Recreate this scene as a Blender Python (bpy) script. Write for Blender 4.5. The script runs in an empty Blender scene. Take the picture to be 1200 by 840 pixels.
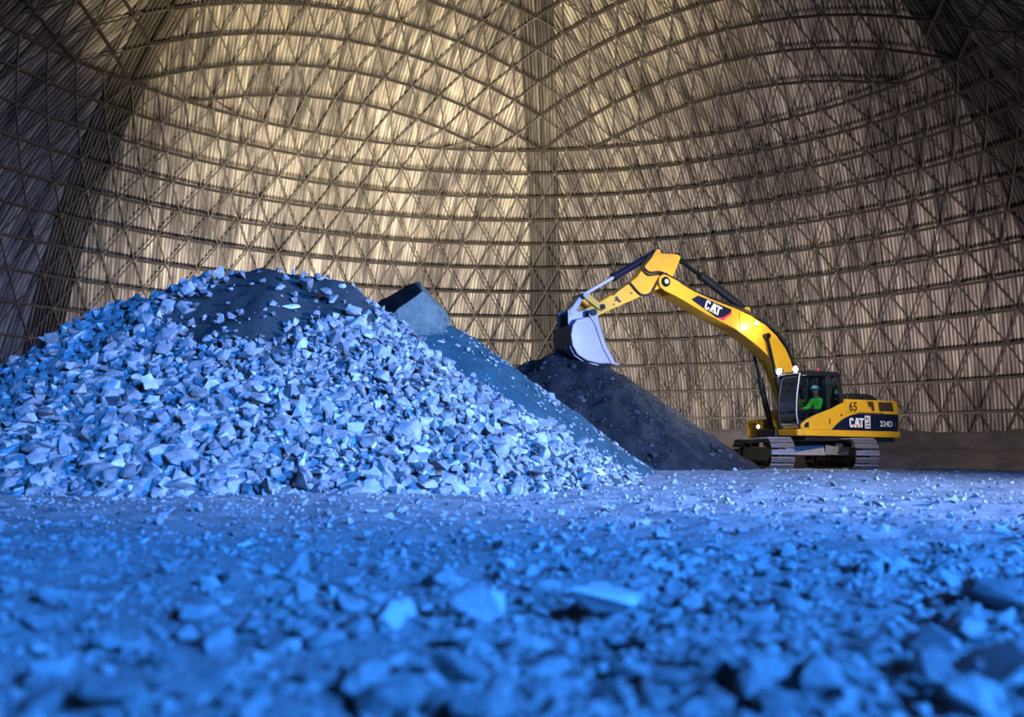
import bpy, bmesh, math, random
import numpy as np
from mathutils import Vector, Matrix, Quaternion, noise

random.seed(7)
rng = np.random.default_rng(7)
PI = math.pi
scene = bpy.context.scene
COL = scene.collection
R_ = math.radians

# ------------------------------------------------------------------ helpers
def link(o, parent=None):
    COL.objects.link(o)
    if parent is not None:
        o.parent = parent
    return o

def tag(o, label=None, cat=None, group=None, kind=None):
    if label: o['label'] = label
    if cat: o['category'] = cat
    if group: o['group'] = group
    if kind: o['kind'] = kind
    return o

def empty(name, loc, rz=0.0):
    o = bpy.data.objects.new(name, None)
    o.empty_display_size = 0.3
    o.location = loc
    o.rotation_euler = (0, 0, rz)
    return link(o)

class MB:
    """collects shapes and links them as one mesh object"""
    def __init__(self):
        self.v = []; self.f = []; self.mi = []; self.sm = []
    def add(self, verts, faces, mi=0, smooth=False):
        b = len(self.v)
        self.v += [tuple(p) for p in verts]
        for f in faces:
            self.f.append([i + b for i in f]); self.mi.append(mi); self.sm.append(smooth)
    def bm(self, bm, mi=0, smooth=False, M=None):
        bm.verts.index_update()
        vs = [(M @ v.co) if M else v.co.copy() for v in bm.verts]
        self.add(vs, [[v.index for v in f.verts] for f in bm.faces], mi, smooth)
        bm.free()
    def box(self, c, s, bevel=0.0, M=None, mi=0, seg=2):
        bm = bmesh.new()
        bmesh.ops.create_cube(bm, size=1.0)
        for v in bm.verts:
            v.co = Vector((v.co.x * s[0] + c[0], v.co.y * s[1] + c[1], v.co.z * s[2] + c[2]))
        if bevel > 0:
            bmesh.ops.bevel(bm, geom=list(bm.edges), offset=bevel, segments=seg, affect='EDGES', profile=0.5)
        self.bm(bm, mi, bevel > 0 and False, M)
    def prism(self, poly, y0, y1, axis='y', bevel=0.0, M=None, mi=0, seg=2):
        """poly in the plane perpendicular to axis: axis y -> (x,z); z -> (x,y); x -> (y,z)"""
        def P(a, b, h):
            if axis == 'y': return Vector((a, h, b))
            if axis == 'z': return Vector((a, b, h))
            return Vector((h, a, b))
        bm = bmesh.new()
        A = [bm.verts.new(P(a, b, y0)) for a, b in poly]
        B = [bm.verts.new(P(a, b, y1)) for a, b in poly]
        n = len(poly)
        bm.faces.new(A); bm.faces.new(B[::-1])
        for i in range(n):
            j = (i + 1) % n
            bm.faces.new([A[j], A[i], B[i], B[j]])
        bmesh.ops.recalc_face_normals(bm, faces=list(bm.faces))
        if bevel > 0:
            bmesh.ops.bevel(bm, geom=list(bm.edges), offset=bevel, segments=seg, affect='EDGES', profile=0.5, clamp_overlap=True)
        self.bm(bm, mi, False, M)
    def tube(self, pts, r, n=8, mi=0, caps=True, radii=None, square=False):
        pts = [Vector(p) for p in pts]
        if square: n = 4
        rings = []
        prev = None
        for i, p in enumerate(pts):
            d = (pts[min(i + 1, len(pts) - 1)] - pts[max(i - 1, 0)])
            d.normalize()
            if prev is None:
                a = Vector((0, 0, 1)) if abs(d.z) < 0.9 else Vector((1, 0, 0))
                u = d.cross(a).normalized()
            else:
                u = (prev - d * prev.dot(d)).normalized()
            prev = u
            w = d.cross(u)
            rr = radii[i] if radii else r
            off = PI / 4 if square else 0
            rings.append([p + (u * math.cos(2 * PI * k / n + off) + w * math.sin(2 * PI * k / n + off)) * rr for k in range(n)])
        vs = [q for rg in rings for q in rg]
        fs = []
        for i in range(len(rings) - 1):
            for k in range(n):
                k2 = (k + 1) % n
                fs.append([i * n + k, i * n + k2, (i + 1) * n + k2, (i + 1) * n + k])
        self.add(vs, fs, mi, not square)
        if caps:
            self.add(rings[0], [list(range(n))[::-1]], mi)
            self.add(rings[-1], [list(range(n))], mi)
    def cyl(self, a, b, r, n=20, mi=0, r2=None):
        a = Vector(a); b = Vector(b)
        self.tube([a, b], r, n, mi, True, [r, r if r2 is None else r2])
    def build(self, name, mats, parent=None):
        me = bpy.data.meshes.new(name)
        me.from_pydata(self.v, [], self.f)
        if not isinstance(mats, (list, tuple)): mats = [mats]
        for m in mats: me.materials.append(m)
        me.polygons.foreach_set('material_index', self.mi)
        me.polygons.foreach_set('use_smooth', self.sm)
        me.update()
        o = bpy.data.objects.new(name, me)
        return link(o, parent)

def mesh_np(name, V, F3, mat, parent=None, smooth=False, colors=None):
    """fast triangle / quad mesh from arrays"""
    me = bpy.data.meshes.new(name)
    V = np.asarray(V, np.float32); F3 = np.asarray(F3, np.int32)
    k = F3.shape[1]
    me.vertices.add(len(V)); me.vertices.foreach_set('co', V.ravel())
    me.loops.add(F3.size); me.loops.foreach_set('vertex_index', F3.ravel())
    me.polygons.add(len(F3))
    me.polygons.foreach_set('loop_start', np.arange(0, F3.size, k, dtype=np.int32))
    me.polygons.foreach_set('use_smooth', np.full(len(F3), smooth))
    me.update(calc_edges=True); me.validate()
    if colors is not None:
        at = me.attributes.new('tone', 'FLOAT', 'POINT')
        at.data.foreach_set('value', np.asarray(colors, np.float32))
    for m in (mat if isinstance(mat, (list, tuple)) else [mat]): me.materials.append(m)
    o = bpy.data.objects.new(name, me)
    return link(o, parent)

# ------------------------------------------------------------------ materials
class NT:
    def __init__(self, name):
        self.m = bpy.data.materials.new(name); self.m.use_nodes = True
        self.t = self.m.node_tree; self.n = self.t.nodes; self.l = self.t.links
        self.b = self.n['Principled BSDF']; self.out = self.n['Material Output']
    def node(self, typ, **kw):
        n = self.n.new(typ)
        for k, v in kw.items():
            if k in n.inputs: n.inputs[k].default_value = v
            else: setattr(n, k, v)
        return n
    def ramp(self, fac, stops):
        r = self.n.new('ShaderNodeValToRGB')
        e = r.color_ramp.elements
        while len(e) < len(stops): e.new(0.5)
        for i, (p, c) in enumerate(stops):
            e[i].position = p; e[i].color = (*c, 1)
        self.l.new(fac, r.inputs['Fac']); return r.outputs['Color']
    def noise(self, scale, detail=4, rough=0.6, coord='Object', vec=None):
        if vec is None:
            vec = self.n.new('ShaderNodeTexCoord').outputs[coord]
        n = self.n.new('ShaderNodeTexNoise')
        n.inputs['Scale'].default_value = scale; n.inputs['Detail'].default_value = detail
        n.inputs['Roughness'].default_value = rough
        self.l.new(vec, n.inputs['Vector']); return n.outputs['Fac']
    def bump(self, h, strength=0.5, dist=0.02):
        b = self.n.new('ShaderNodeBump')
        b.inputs['Strength'].default_value = strength; b.inputs['Distance'].default_value = dist
        self.l.new(h, b.inputs['Height']); self.l.new(b.outputs['Normal'], self.b.inputs['Normal'])
    def mixc(self, fac, a, b, mode='MIX'):
        m = self.n.new('ShaderNodeMix'); m.data_type = 'RGBA'; m.blend_type = mode
        for s, v in ((m.inputs[0], fac), (m.inputs[6], a), (m.inputs[7], b)):
            if hasattr(v, 'is_linked'): self.l.new(v, s)
            else: s.default_value = v if isinstance(v, (int, float)) else (*v, 1)
        return m.outputs[2]
    def base(self, c):
        if hasattr(c, 'is_linked'): self.l.new(c, self.b.inputs['Base Color'])
        else: self.b.inputs['Base Color'].default_value = (*c, 1)
        return self

def paint(name, col, rough=0.4, metal=0.0, dirt=0.35, dirtcol=(0.12, 0.1, 0.08), scale=3.0, coat=0.0):
    k = NT(name)
    f = k.noise(scale, 6, 0.65)
    d = k.ramp(f, [(0.45, (0, 0, 0)), (0.8, (dirt, dirt, dirt))])
    sep = k.n.new('ShaderNodeSeparateColor'); k.l.new(d, sep.inputs[0])
    k.base(k.mixc(sep.outputs[0], col, dirtcol))
    k.b.inputs['Roughness'].default_value = rough; k.b.inputs['Metallic'].default_value = metal
    if coat: k.b.inputs['Coat Weight'].default_value = coat
    k.bump(f, 0.08, 0.01)
    return k.m

def emit(name, col, strength):
    k = NT(name); k.base((0.8, 0.8, 0.8))
    k.b.inputs['Emission Color'].default_value = (*col, 1)
    k.b.inputs['Emission Strength'].default_value = strength
    return k.m

M = {}
M['yellow'] = paint('yellow_paint', (0.83, 0.45, 0.02), 0.38, 0, 0.45, (0.35, 0.2, 0.06), 1.7, 0.3)
M['navy'] = paint('navy_decal', (0.008, 0.012, 0.035), 0.3, 0, 0.3, (0.03, 0.035, 0.05))
M['black'] = paint('black_paint', (0.012, 0.013, 0.016), 0.45, 0, 0.5, (0.05, 0.05, 0.055))
M['rubber'] = paint('black_rubber', (0.01, 0.01, 0.012), 0.6, 0, 0.4, (0.04, 0.04, 0.04))
M['track'] = paint('worn_track_steel', (0.2, 0.2, 0.22), 0.55, 0.3, 0.7, (0.1, 0.1, 0.1), 6)
M['darksteel'] = paint('dark_steel', (0.035, 0.035, 0.04), 0.55, 0.3, 0.6, (0.1, 0.1, 0.1), 5)
M['dusty'] = paint('dusty_frame', (0.22, 0.22, 0.23), 0.7, 0.1, 0.7, (0.4, 0.4, 0.4), 4)
M['steel'] = paint('bucket_steel', (0.25, 0.225, 0.245), 0.42, 0.55, 0.6, (0.34, 0.33, 0.4), 3)
M['chrome'] = paint('chrome_rod', (0.8, 0.81, 0.85), 0.3, 0.45, 0.2, (0.3, 0.3, 0.3))
M['blackrod'] = paint('dark_rod', (0.03, 0.035, 0.05), 0.25, 0.8, 0.2)
M['white'] = paint('white_lettering', (0.85, 0.85, 0.87), 0.5, 0, 0.1)
M['red'] = paint('red_decal', (0.75, 0.03, 0.1), 0.4, 0, 0.1)
M['orange'] = paint('orange_mark', (0.95, 0.4, 0.02), 0.4, 0, 0.1)
M['grille'] = paint('brown_grille', (0.05, 0.028, 0.018), 0.6, 0, 0.5, (0.12, 0.07, 0.04), 8)
M['lamp'] = emit('lamp_lens', (0.9, 0.94, 1.0), 60)
M['marker'] = emit('marker_lens', (1.0, 0.55, 0.5), 5)
M['hivis'] = paint('hi_vis_green', (0.12, 0.95, 0.06), 0.7, 0, 0.1)
M['hivis'].node_tree.nodes['Principled BSDF'].inputs['Emission Color'].default_value = (0.06, 0.9, 0.05, 1)
M['hivis'].node_tree.nodes['Principled BSDF'].inputs['Emission Strength'].default_value = 0.1
M['hat'] = paint('blue_hard_hat', (0.35, 0.75, 0.95), 0.35, 0, 0.05)
M['skin'] = paint('skin', (0.45, 0.27, 0.2), 0.55, 0, 0.1)
M['hair'] = paint('dark_hair', (0.02, 0.015, 0.01), 0.7, 0, 0.1)
M['trouser'] = paint('dark_trousers', (0.02, 0.025, 0.04), 0.8, 0, 0.2)
M['seat'] = paint('seat_fabric', (0.03, 0.032, 0.035), 0.85, 0, 0.2)
M['galv'] = paint('galvanised_tube', (0.085, 0.075, 0.07), 0.42, 0.5, 0.5, (0.05, 0.045, 0.04), 0.8)

def glass_mat():
    k = NT('tinted_cab_glass')
    tr = k.node('ShaderNodeBsdfTransparent'); tr.inputs[0].default_value = (0.42, 0.55, 0.55, 1)
    gl = k.node('ShaderNodeBsdfGlossy'); gl.inputs['Roughness'].default_value = 0.04
    gl.inputs['Color'].default_value = (0.8, 0.9, 0.95, 1)
    fr = k.node('ShaderNodeFresnel'); fr.inputs['IOR'].default_value = 1.45
    f = k.noise(1.5, 3)
    mx = k.node('ShaderNodeMixShader')
    ad = k.node('ShaderNodeMath', operation='MULTIPLY_ADD'); ad.inputs[1].default_value = 0.06
    k.l.new(f, ad.inputs[0]); k.l.new(fr.outputs[0], ad.inputs[2])
    k.l.new(ad.outputs[0], mx.inputs[0]); k.l.new(tr.outputs[0], mx.inputs[1]); k.l.new(gl.outputs[0], mx.inputs[2])
    k.l.new(mx.outputs[0], k.out.inputs['Surface'])
    return k.m
M['glass'] = glass_mat()

def sheet_mat(name, dark):
    """corrugated steel sheets, streaked with dust along their length with shade painted into the flutes (UV: across, along)"""
    k = NT(name)
    uv = k.node('ShaderNodeUVMap').outputs[0]
    def mapped(sx, sy):
        mp = k.node('ShaderNodeMapping'); mp.inputs['Scale'].default_value = (sx, sy, 1)
        k.l.new(uv, mp.inputs['Vector']); return mp.outputs[0]
    f1 = k.noise(1, 3, 0.6, vec=mapped(1.9, 0.13))
    f2 = k.noise(1, 3, 0.6, vec=mapped(5.5, 0.3))
    f3 = k.noise(1, 3, 0.5, vec=mapped(0.16, 0.1))
    a = k.ramp(f1, [(0.36, (0.16, 0.15, 0.145)), (0.5, (0.52, 0.48, 0.43)), (0.66, (0.9, 0.85, 0.72))])
    b = k.ramp(f2, [(0.38, (0.3, 0.28, 0.28)), (0.58, (1, 1, 1))])
    c = k.ramp(f3, [(0.36, (0.5, 0.49, 0.5)), (0.58, (1, 1, 1))])
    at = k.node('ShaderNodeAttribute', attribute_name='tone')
    d = k.ramp(at.outputs['Fac'], [(0.0, (1, 1, 1)), (1.0, (0.32, 0.30, 0.31))])  # darkens the flutes in the colour to stand in for relief shade
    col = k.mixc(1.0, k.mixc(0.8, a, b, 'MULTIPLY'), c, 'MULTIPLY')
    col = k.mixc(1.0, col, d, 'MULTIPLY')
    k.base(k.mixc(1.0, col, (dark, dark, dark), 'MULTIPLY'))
    k.b.inputs['Roughness'].default_value = 0.5; k.b.inputs['Metallic'].default_value = 0.1
    return k.m
M['sheet'] = sheet_mat('corrugated_cladding', 1.0)
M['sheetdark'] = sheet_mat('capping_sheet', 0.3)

def rock_mat(name, lo, hi, scale=6.0, bump=0.5, rnd=0.35):
    k = NT(name)
    f = k.noise(scale, 8, 0.65)
    g = k.noise(scale * 0.3, 3, 0.5)
    at = k.node('ShaderNodeAttribute', attribute_name='tone')
    oi = k.node('ShaderNodeObjectInfo')
    col = k.ramp(f, [(0.3, lo), (0.7, hi)])
    # per-stone tone: attribute in the joined heaps, object random for single stones
    ad = k.node('ShaderNodeMath', operation='ADD')
    k.l.new(at.outputs['Fac'], ad.inputs[0])
    ad.inputs[1].default_value = 1.0 - rnd
    ml = k.node('ShaderNodeMath', operation='MULTIPLY_ADD'); ml.inputs[1].default_value = rnd
    k.l.new(oi.outputs['Random'], ml.inputs[0]); k.l.new(ad.outputs[0], ml.inputs[2])
    cc = k.node('ShaderNodeCombineColor')
    for i in range(3): k.l.new(ml.outputs[0], cc.inputs[i])
    k.base(k.mixc(1.0, col, cc.outputs[0], 'MULTIPLY'))
    k.b.inputs['Roughness'].default_value = 0.75
    k.b.inputs['Specular IOR Level'].default_value = 0.35
    k.bump(f, bump, 0.03)
    return k.m
M['rock'] = rock_mat('ore_rock', (0.30, 0.30, 0.31), (0.66, 0.65, 0.66), rnd=0.45)
M['palerock'] = rock_mat('pale_rock', (0.8, 0.78, 0.8), (0.95, 0.93, 0.95), rnd=0.1)
M['darkrock'] = rock_mat('dark_rock', (0.05, 0.05, 0.055), (0.12, 0.12, 0.13))

def soil_mat(name, stops, scale=2.0, fine=25.0, bump=0.8):
    k = NT(name)
    f = k.noise(scale, 8, 0.7)
    f2 = k.noise(fine, 6, 0.7)
    mx = k.node('ShaderNodeMath', operation='ADD'); k.l.new(f, mx.inputs[0])
    m2 = k.node('ShaderNodeMath', operation='MULTIPLY_ADD'); m2.inputs[1].default_value = 0.5; m2.inputs[2].default_value = -0.25
    k.l.new(f2, m2.inputs[0]); k.l.new(m2.outputs[0], mx.inputs[1])
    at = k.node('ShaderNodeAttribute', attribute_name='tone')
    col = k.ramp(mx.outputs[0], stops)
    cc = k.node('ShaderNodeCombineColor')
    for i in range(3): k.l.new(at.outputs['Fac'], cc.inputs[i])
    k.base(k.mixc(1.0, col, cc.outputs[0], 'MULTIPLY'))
    k.b.inputs['Roughness'].default_value = 0.85
    k.b.inputs['Specular IOR Level'].default_value = 0.25
    k.bump(f2, bump, 0.04)
    return k.m
M['ground'] = soil_mat('dusty_gravel_floor', [(0.3, (0.26, 0.26, 0.27)), (0.5, (0.42, 0.42, 0.43)), (0.75, (0.62, 0.61, 0.62))], 1.6, 22)
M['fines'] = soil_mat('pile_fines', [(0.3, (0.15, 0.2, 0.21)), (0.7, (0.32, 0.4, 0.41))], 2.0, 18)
M['teal'] = soil_mat('damp_teal_fines', [(0.3, (0.02, 0.075, 0.095)), (0.7, (0.06, 0.15, 0.18))], 2.0, 15)
M['darksoil'] = soil_mat('dark_damp_soil', [(0.3, (0.016, 0.017, 0.019)), (0.55, (0.035, 0.035, 0.04)), (0.8, (0.085, 0.08, 0.085))], 2.2, 14, 1.0)
M['bank'] = soil_mat('grey_bank_soil', [(0.3, (0.22, 0.20, 0.205)), (0.7, (0.45, 0.41, 0.41))], 0.8, 6, 0.8)
M['block'] = soil_mat('packed_grey_earth', [(0.35, (0.06, 0.08, 0.075)), (0.5, (0.15, 0.175, 0.155)), (0.72, (0.24, 0.25, 0.21))], 1.6, 9, 0.6)
M['blockdark'] = soil_mat('shade_painted_earth', [(0.3, (0.01, 0.013, 0.013)), (0.75, (0.04, 0.045, 0.042))], 1.6, 9, 0.6)  # shade of the block's upper side, put into its colour

# ------------------------------------------------------------------ camera
F_PX, PITCH, YAW, ROLL = 1079.8, 0.1062, 0.0119, 0.010
cy, sy = math.cos(YAW), math.sin(YAW); cp, sp = math.cos(PITCH), math.sin(PITCH); cr, sr = math.cos(ROLL), math.sin(ROLL)
v_right = Vector((cy, -sy, 0)); v_f0 = Vector((sy, cy, 0)); v_z = Vector((0, 0, 1))
v_fwd = cp * v_f0 + sp * v_z; v_up = -sp * v_f0 + cp * v_z
c_right = cr * v_right + sr * v_up; c_up = cr * v_up - sr * v_right
CAM = Vector((0, 0, 0.5))
cam_d = bpy.data.cameras.new('camera'); cam = bpy.data.objects.new('camera', cam_d); link(cam)
mw = Matrix.Identity(4)
for i in range(3):
    mw[i][0] = c_right[i]; mw[i][1] = c_up[i]; mw[i][2] = -v_fwd[i]; mw[i][3] = CAM[i]
cam.matrix_world = mw
cam_d.sensor_width = 36.0; cam_d.lens = 36.0 * F_PX / 1200.0
cam_d.clip_start = 0.05; cam_d.clip_end = 400
cam_d.dof.use_dof = True; cam_d.dof.focus_distance = 25.0; cam_d.dof.aperture_fstop = 1.35
scene.camera = cam

# ------------------------------------------------------------------ dome (space frame roof)
RU = 32.0                       # metres for the ring at the hexagon corners
DR, DZ = 1.3215 * RU, -0.0629 * RU + 0.5
DC = Vector((0.0, 1.3576 * RU, DZ))
PHI0 = 0.1003
TH0 = math.asin(1 / 1.3215)
def dome_pt(th, az, r=DR):
    return Vector((DC.x + r * math.sin(th) * math.sin(az), DC.y + r * math.sin(th) * math.cos(az), DC.z + r * math.cos(th)))
NSEG = 96
K_LO, K_HI = -30, 30            # node index range relative to the axis (16 nodes = 60 degrees)
def ring_th(k): return TH0 + 0.0484 * k + 0.0004 * k * k
NR = 13
def ring_node(k, i):
    return dome_pt(ring_th(k), PHI0 + (i + (0.5 if k % 2 else 0)) * 2 * PI / NSEG)

# cladding: sheets laid parallel to each sector's middle, a capping strip along each sector line
def profile(u):
    t = (u / 0.27) % 1.0
    if t < 0.36: return 0.0
    if t < 0.5: return (t - 0.36) / 0.14
    if t < 0.86: return 1.0
    return 1 - (t - 0.86) / 0.14
class Sheets:
    def __init__(self): self.V = []; self.F = []; self.UV = []; self.T = []
    def column_grid(self, us, d_ang, vfun, rad, n, depth=0.13):
        """us: lateral coordinates; for each a column from the base up to v_end"""
        b = len(self.V)
        d = (math.sin(d_ang), math.cos(d_ang)); p = (math.cos(d_ang), -math.sin(d_ang))
        for u in us:
            r = rad + profile(u + 500) * depth
            vend = vfun(u)
            rr = math.sqrt(max(r * r - u * u, 1))
            zb = -0.6 - DC.z
            a0 = math.asin(max(-1, min(1, zb / rr)))
            a1 = math.acos(max(-1, min(1, vend / rr)))
            for j in range(n):
                a = a0 + (a1 - a0) * j / (n - 1)
                v = rr * math.cos(a); z = rr * math.sin(a)
                self.V.append((DC.x + u * p[0] + v * d[0], DC.y + u * p[1] + v * d[1], DC.z + z))
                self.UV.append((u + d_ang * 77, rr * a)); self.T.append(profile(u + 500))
        for i in range(len(us) - 1):
            for j in range(n - 1):
                self.F.append((b + i * n + j, b + (i + 1) * n + j, b + (i + 1) * n + j + 1, b + i * n + j + 1))
sh = Sheets()
CR = DR + 0.42
pitch = 0.27
cols = []
k = -95
u_break = (0.02, 0.36, 0.5, 0.86)
us = []
for q in range(-90, 91):
    for t in u_break: us.append((q + t) * pitch)
for sct in (-90, -30, 30, 90):
    mid = PHI0 + R_(sct)
    uu = [u for u in us if abs(u) < CR * 0.5 - 0.2]
    sh.column_grid(uu, mid, lambda u: abs(u) / math.tan(R_(30)) + 0.3, CR, 36)
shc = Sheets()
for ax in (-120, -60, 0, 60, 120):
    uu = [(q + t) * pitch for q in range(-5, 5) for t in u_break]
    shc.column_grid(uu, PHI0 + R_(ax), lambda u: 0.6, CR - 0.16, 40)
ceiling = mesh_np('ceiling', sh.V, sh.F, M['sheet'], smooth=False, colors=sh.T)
def put_uv(o, UV):
    l = o.data.uv_layers.new(name='UVMap')
    li = np.zeros(len(o.data.loops), np.int32); o.data.loops.foreach_get('vertex_index', li)
    l.data.foreach_set('uv', np.asarray(UV, np.float32)[li].ravel())
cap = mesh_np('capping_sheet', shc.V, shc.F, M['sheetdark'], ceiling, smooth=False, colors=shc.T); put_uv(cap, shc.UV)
put_uv(ceiling, sh.UV)
tag(ceiling, 'huge dome of ribbed metal sheets behind a triangular lattice of steel tubes', 'dome roof', kind='structure')

def hoop_bar(mb, a, b, h=0.20, w=0.10):
    """I-like chord: tall dark web with a narrow ledge on top"""
    mb.tube([a, b], h * 0.62, square=True, caps=False)
hubs = MB()
def hub(p):
    n = (p - DC).normalized()
    hubs.tube([p - n * 0.16, p + n * 0.12], 0.13, n=6)
def seg_ok(i): return K_LO <= i <= K_HI
for k in range(NR):
    mb = MB()
    for i in range(K_LO, K_HI):
        hoop_bar(mb, ring_node(k, i), ring_node(k, i + 1))
        hub(ring_node(k, i))
    mb.build('ring_beam', M['galv'], ceiling)
    if k < NR - 1:
        mb = MB()
        for i in range(K_LO, K_HI):
            a = ring_node(k, i)
            if k % 2 == 0: L = (i - 1, i)
            else: L = (i, i + 1)
            for j in L:
                mb.tube([a, ring_node(k + 1, j)], 0.062, n=6, caps=False)
        mb.build('diagonal_bracing', M['galv'], ceiling)
# crown: a triangular lattice with six sectors
def hexmap(x, y):
    t = math.hypot(x, y); az = PHI0 + math.atan2(x, y)
    th = 0.6 * math.asin(min(1, math.sin(TH0) * t)) + 0.4 * TH0 * t
    return dome_pt(th, az)
def sect_node(s, row, i):
    """sector s between axis s-1 and s (angles of corners 60*(s-1) .. 60*s); i counts from the first corner"""
    a0, a1 = R_(60 * (s - 1)), R_(60 * s)
    r = row / 14.0
    t = i / row if row else 0
    x = r * (math.sin(a0) * (1 - t) + math.sin(a1) * t); y = r * (math.cos(a0) * (1 - t) + math.cos(a1) * t)
    return hexmap(x, y)
for s in (-1, 0, 1, 2):
    beams = MB(); web = MB()
    for row in range(1, 15):
        for i in range(row):
            hoop_bar(beams, sect_node(s, row, i), sect_node(s, row, i + 1))
            web.tube([sect_node(s, row - 1, i), sect_node(s, row, i)], 0.062, n=6, caps=False)
            web.tube([sect_node(s, row - 1, i), sect_node(s, row, i + 1)], 0.062, n=6, caps=False)
            hub(sect_node(s, row, i))
    # the lens between the outermost straight row and the ring
    base = 16 * (s - 1)
    r15 = {i: sect_node(s, 15, i) for i in range(3, 13)}
    r15[2] = ring_node(0, base + 2); r15[13] = ring_node(0, base + 14)
    for i in range(2, 13): hoop_bar(beams, r15[i], r15[i + 1])
    for i in range(3, 13):
        hub(r15[i])
        web.tube([r15[i], ring_node(0, base + i)], 0.062, n=6, caps=False)
        web.tube([r15[i], ring_node(0, base + i + 1)], 0.062, n=6, caps=False)
    for i in range(1, 14):
        for j in (i, i + 1):
            if j in r15: web.tube([sect_node(s, 14, i), r15[j]], 0.062, n=6, caps=False)
    web.tube([sect_node(s, 14, 1), ring_node(0, base + 1)], 0.062, n=6, caps=False)
    web.tube([sect_node(s, 14, 13), ring_node(0, base + 15)], 0.062, n=6, caps=False)
    beams.build('sector_beam', M['galv'], ceiling)
    web.build('sector_bracing', M['galv'], ceiling)
hubs.build('node_hub', M['galv'], ceiling)

# ------------------------------------------------------------------ terrain functions
def sstep(a, b, x):
    t = np.clip((x - a) / (b - a), 0, 1); return t * t * (3 - 2 * t)
def ground_base(x, y):
    return 0.22 * sstep(9.0, 25.0, np.asarray(y, float)) * sstep(-12, 3, np.asarray(x, float)) + 0.0
def ridge(x, y, pts, slope, rnd):
    """height of a heap: crest polyline with heights, sides at the slope of repose"""
    x = np.asarray(x, float); y = np.asarray(y, float)
    best = np.full(x.shape, -9.0)
    for (x0, y0, z0), (x1, y1, z1) in zip(pts[:-1], pts[1:]):
        dx, dy = x1 - x0, y1 - y0
        t = np.clip(((x - x0) * dx + (y - y0) * dy) / (dx * dx + dy * dy + 1e-9), 0, 1)
        d = np.hypot(x - x0 - t * dx, y - y0 - t * dy)
        d = np.sqrt(d * d + rnd * rnd) - rnd
        best = np.maximum(best, z0 + (z1 - z0) * t - slope * d)
    return best
def fbm(x, y, s, seed=0.0, oct=3):
    v = 0; a = 1.0
    for o in range(oct):
        v += a * noise.noise(Vector((x * s, y * s, seed + o * 7.3))); a *= 0.5; s *= 2.1
    return v
P1 = [(-16, 18.6, -1.5), (-13, 18.0, -0.05), (-9.6, 17.5, 1.7), (-7.4, 17.4, 3.05), (-5.6, 17.5, 3.84), (-4.3, 17.4, 3.98), (-3.35, 17.5, 3.88)]
P2 = [(-6.0, 23.0, 3.6), (-2.6, 21.8, 4.15), (-1.9, 21.6, 3.98)]
P3 = [(1.0, 26.9, 3.32), (1.7, 26.6, 3.52), (2.45, 26.5, 3.42)]
P1S = [(a, b, c * 0.83) for a, b, c in P1]
def H1(x, y): return np.maximum(ridge(x, y, P1, 0.86, 0.3), ridge(x, y, P1S, 0.55, 0.2))
def H2(x, y): return ridge(x, y, P2, 0.74, 0.3)
def H3(x, y): return ridge(x, y, P3, 0.70, 0.25)

def heap_mesh(name, H, x0, x1, y0, y1, step, mat, amp, seed, tonefun=None, fs=1.3):
    xs = np.arange(x0, x1 + step, step); ys = np.arange(y0, y1 + step, step)
    X, Y = np.meshgrid(xs, ys)
    Z = H(X, Y)
    G = ground_base(X, Y)
    D = np.zeros_like(Z); T = np.ones_like(Z)
    for a in range(Z.shape[0]):
        for b in range(Z.shape[1]):
            if Z[a, b] > -0.6:
                D[a, b] = fbm(X[a, b], Y[a, b], fs, seed, 4) * amp
                if tonefun: T[a, b] = tonefun(X[a, b], Y[a, b], Z[a, b])
    Z = Z + D
    keep = Z > G - 0.22
    Z = np.maximum(Z, G - 0.3)
    idx = -np.ones(Z.shape, int)
    fk = keep[:-1, :-1] | keep[1:, :-1] | keep[:-1, 1:] | keep[1:, 1:]
    use = np.zeros(Z.shape, bool)
    use[:-1, :-1] |= fk; use[1:, :-1] |= fk; use[:-1, 1:] |= fk; use[1:, 1:] |= fk
    idx[use] = np.arange(use.sum())
    V = np.stack([X[use], Y[use], Z[use]], 1)
    a, b = np.nonzero(fk)
    F = np.stack([idx[a, b], idx[a, b + 1], idx[a + 1, b + 1], idx[a + 1, b]], 1)
    return mesh_np(name, V, F, mat, smooth=True, colors=T[use])

# dark damp fines run down from the crest of the front pile
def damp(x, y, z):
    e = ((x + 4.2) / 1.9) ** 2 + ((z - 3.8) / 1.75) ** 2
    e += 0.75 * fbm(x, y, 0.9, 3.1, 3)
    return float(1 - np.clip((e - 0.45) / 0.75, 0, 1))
pile1 = heap_mesh('rubble_pile', H1, -17, 4.2, 10, 26, 0.09, M['fines'], 0.12, 1.0, lambda x, y, z: 0.36 - 0.14 * damp(x, y, z))  # low base tone paints the shade in the gaps between stones
tag(pile1, 'fine rubble body of the largest pile at left, dark and damp near its crest', 'rubble pile')
pile2 = heap_mesh('fines_pile', H2, -12, 5.0, 15.5, 29, 0.12, M['teal'], 0.10, 5.0)
tag(pile2, 'smooth teal heap of damp fines rising behind the big rubble pile', 'soil pile')
pile3 = heap_mesh('soil_heap', H3, -4.5, 8.0, 20.5, 33, 0.09, M['darksoil'], 0.13, 9.0, None, 1.9)
tag(pile3, 'black heap of damp soil under the raised excavator bucket', 'soil pile')

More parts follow.
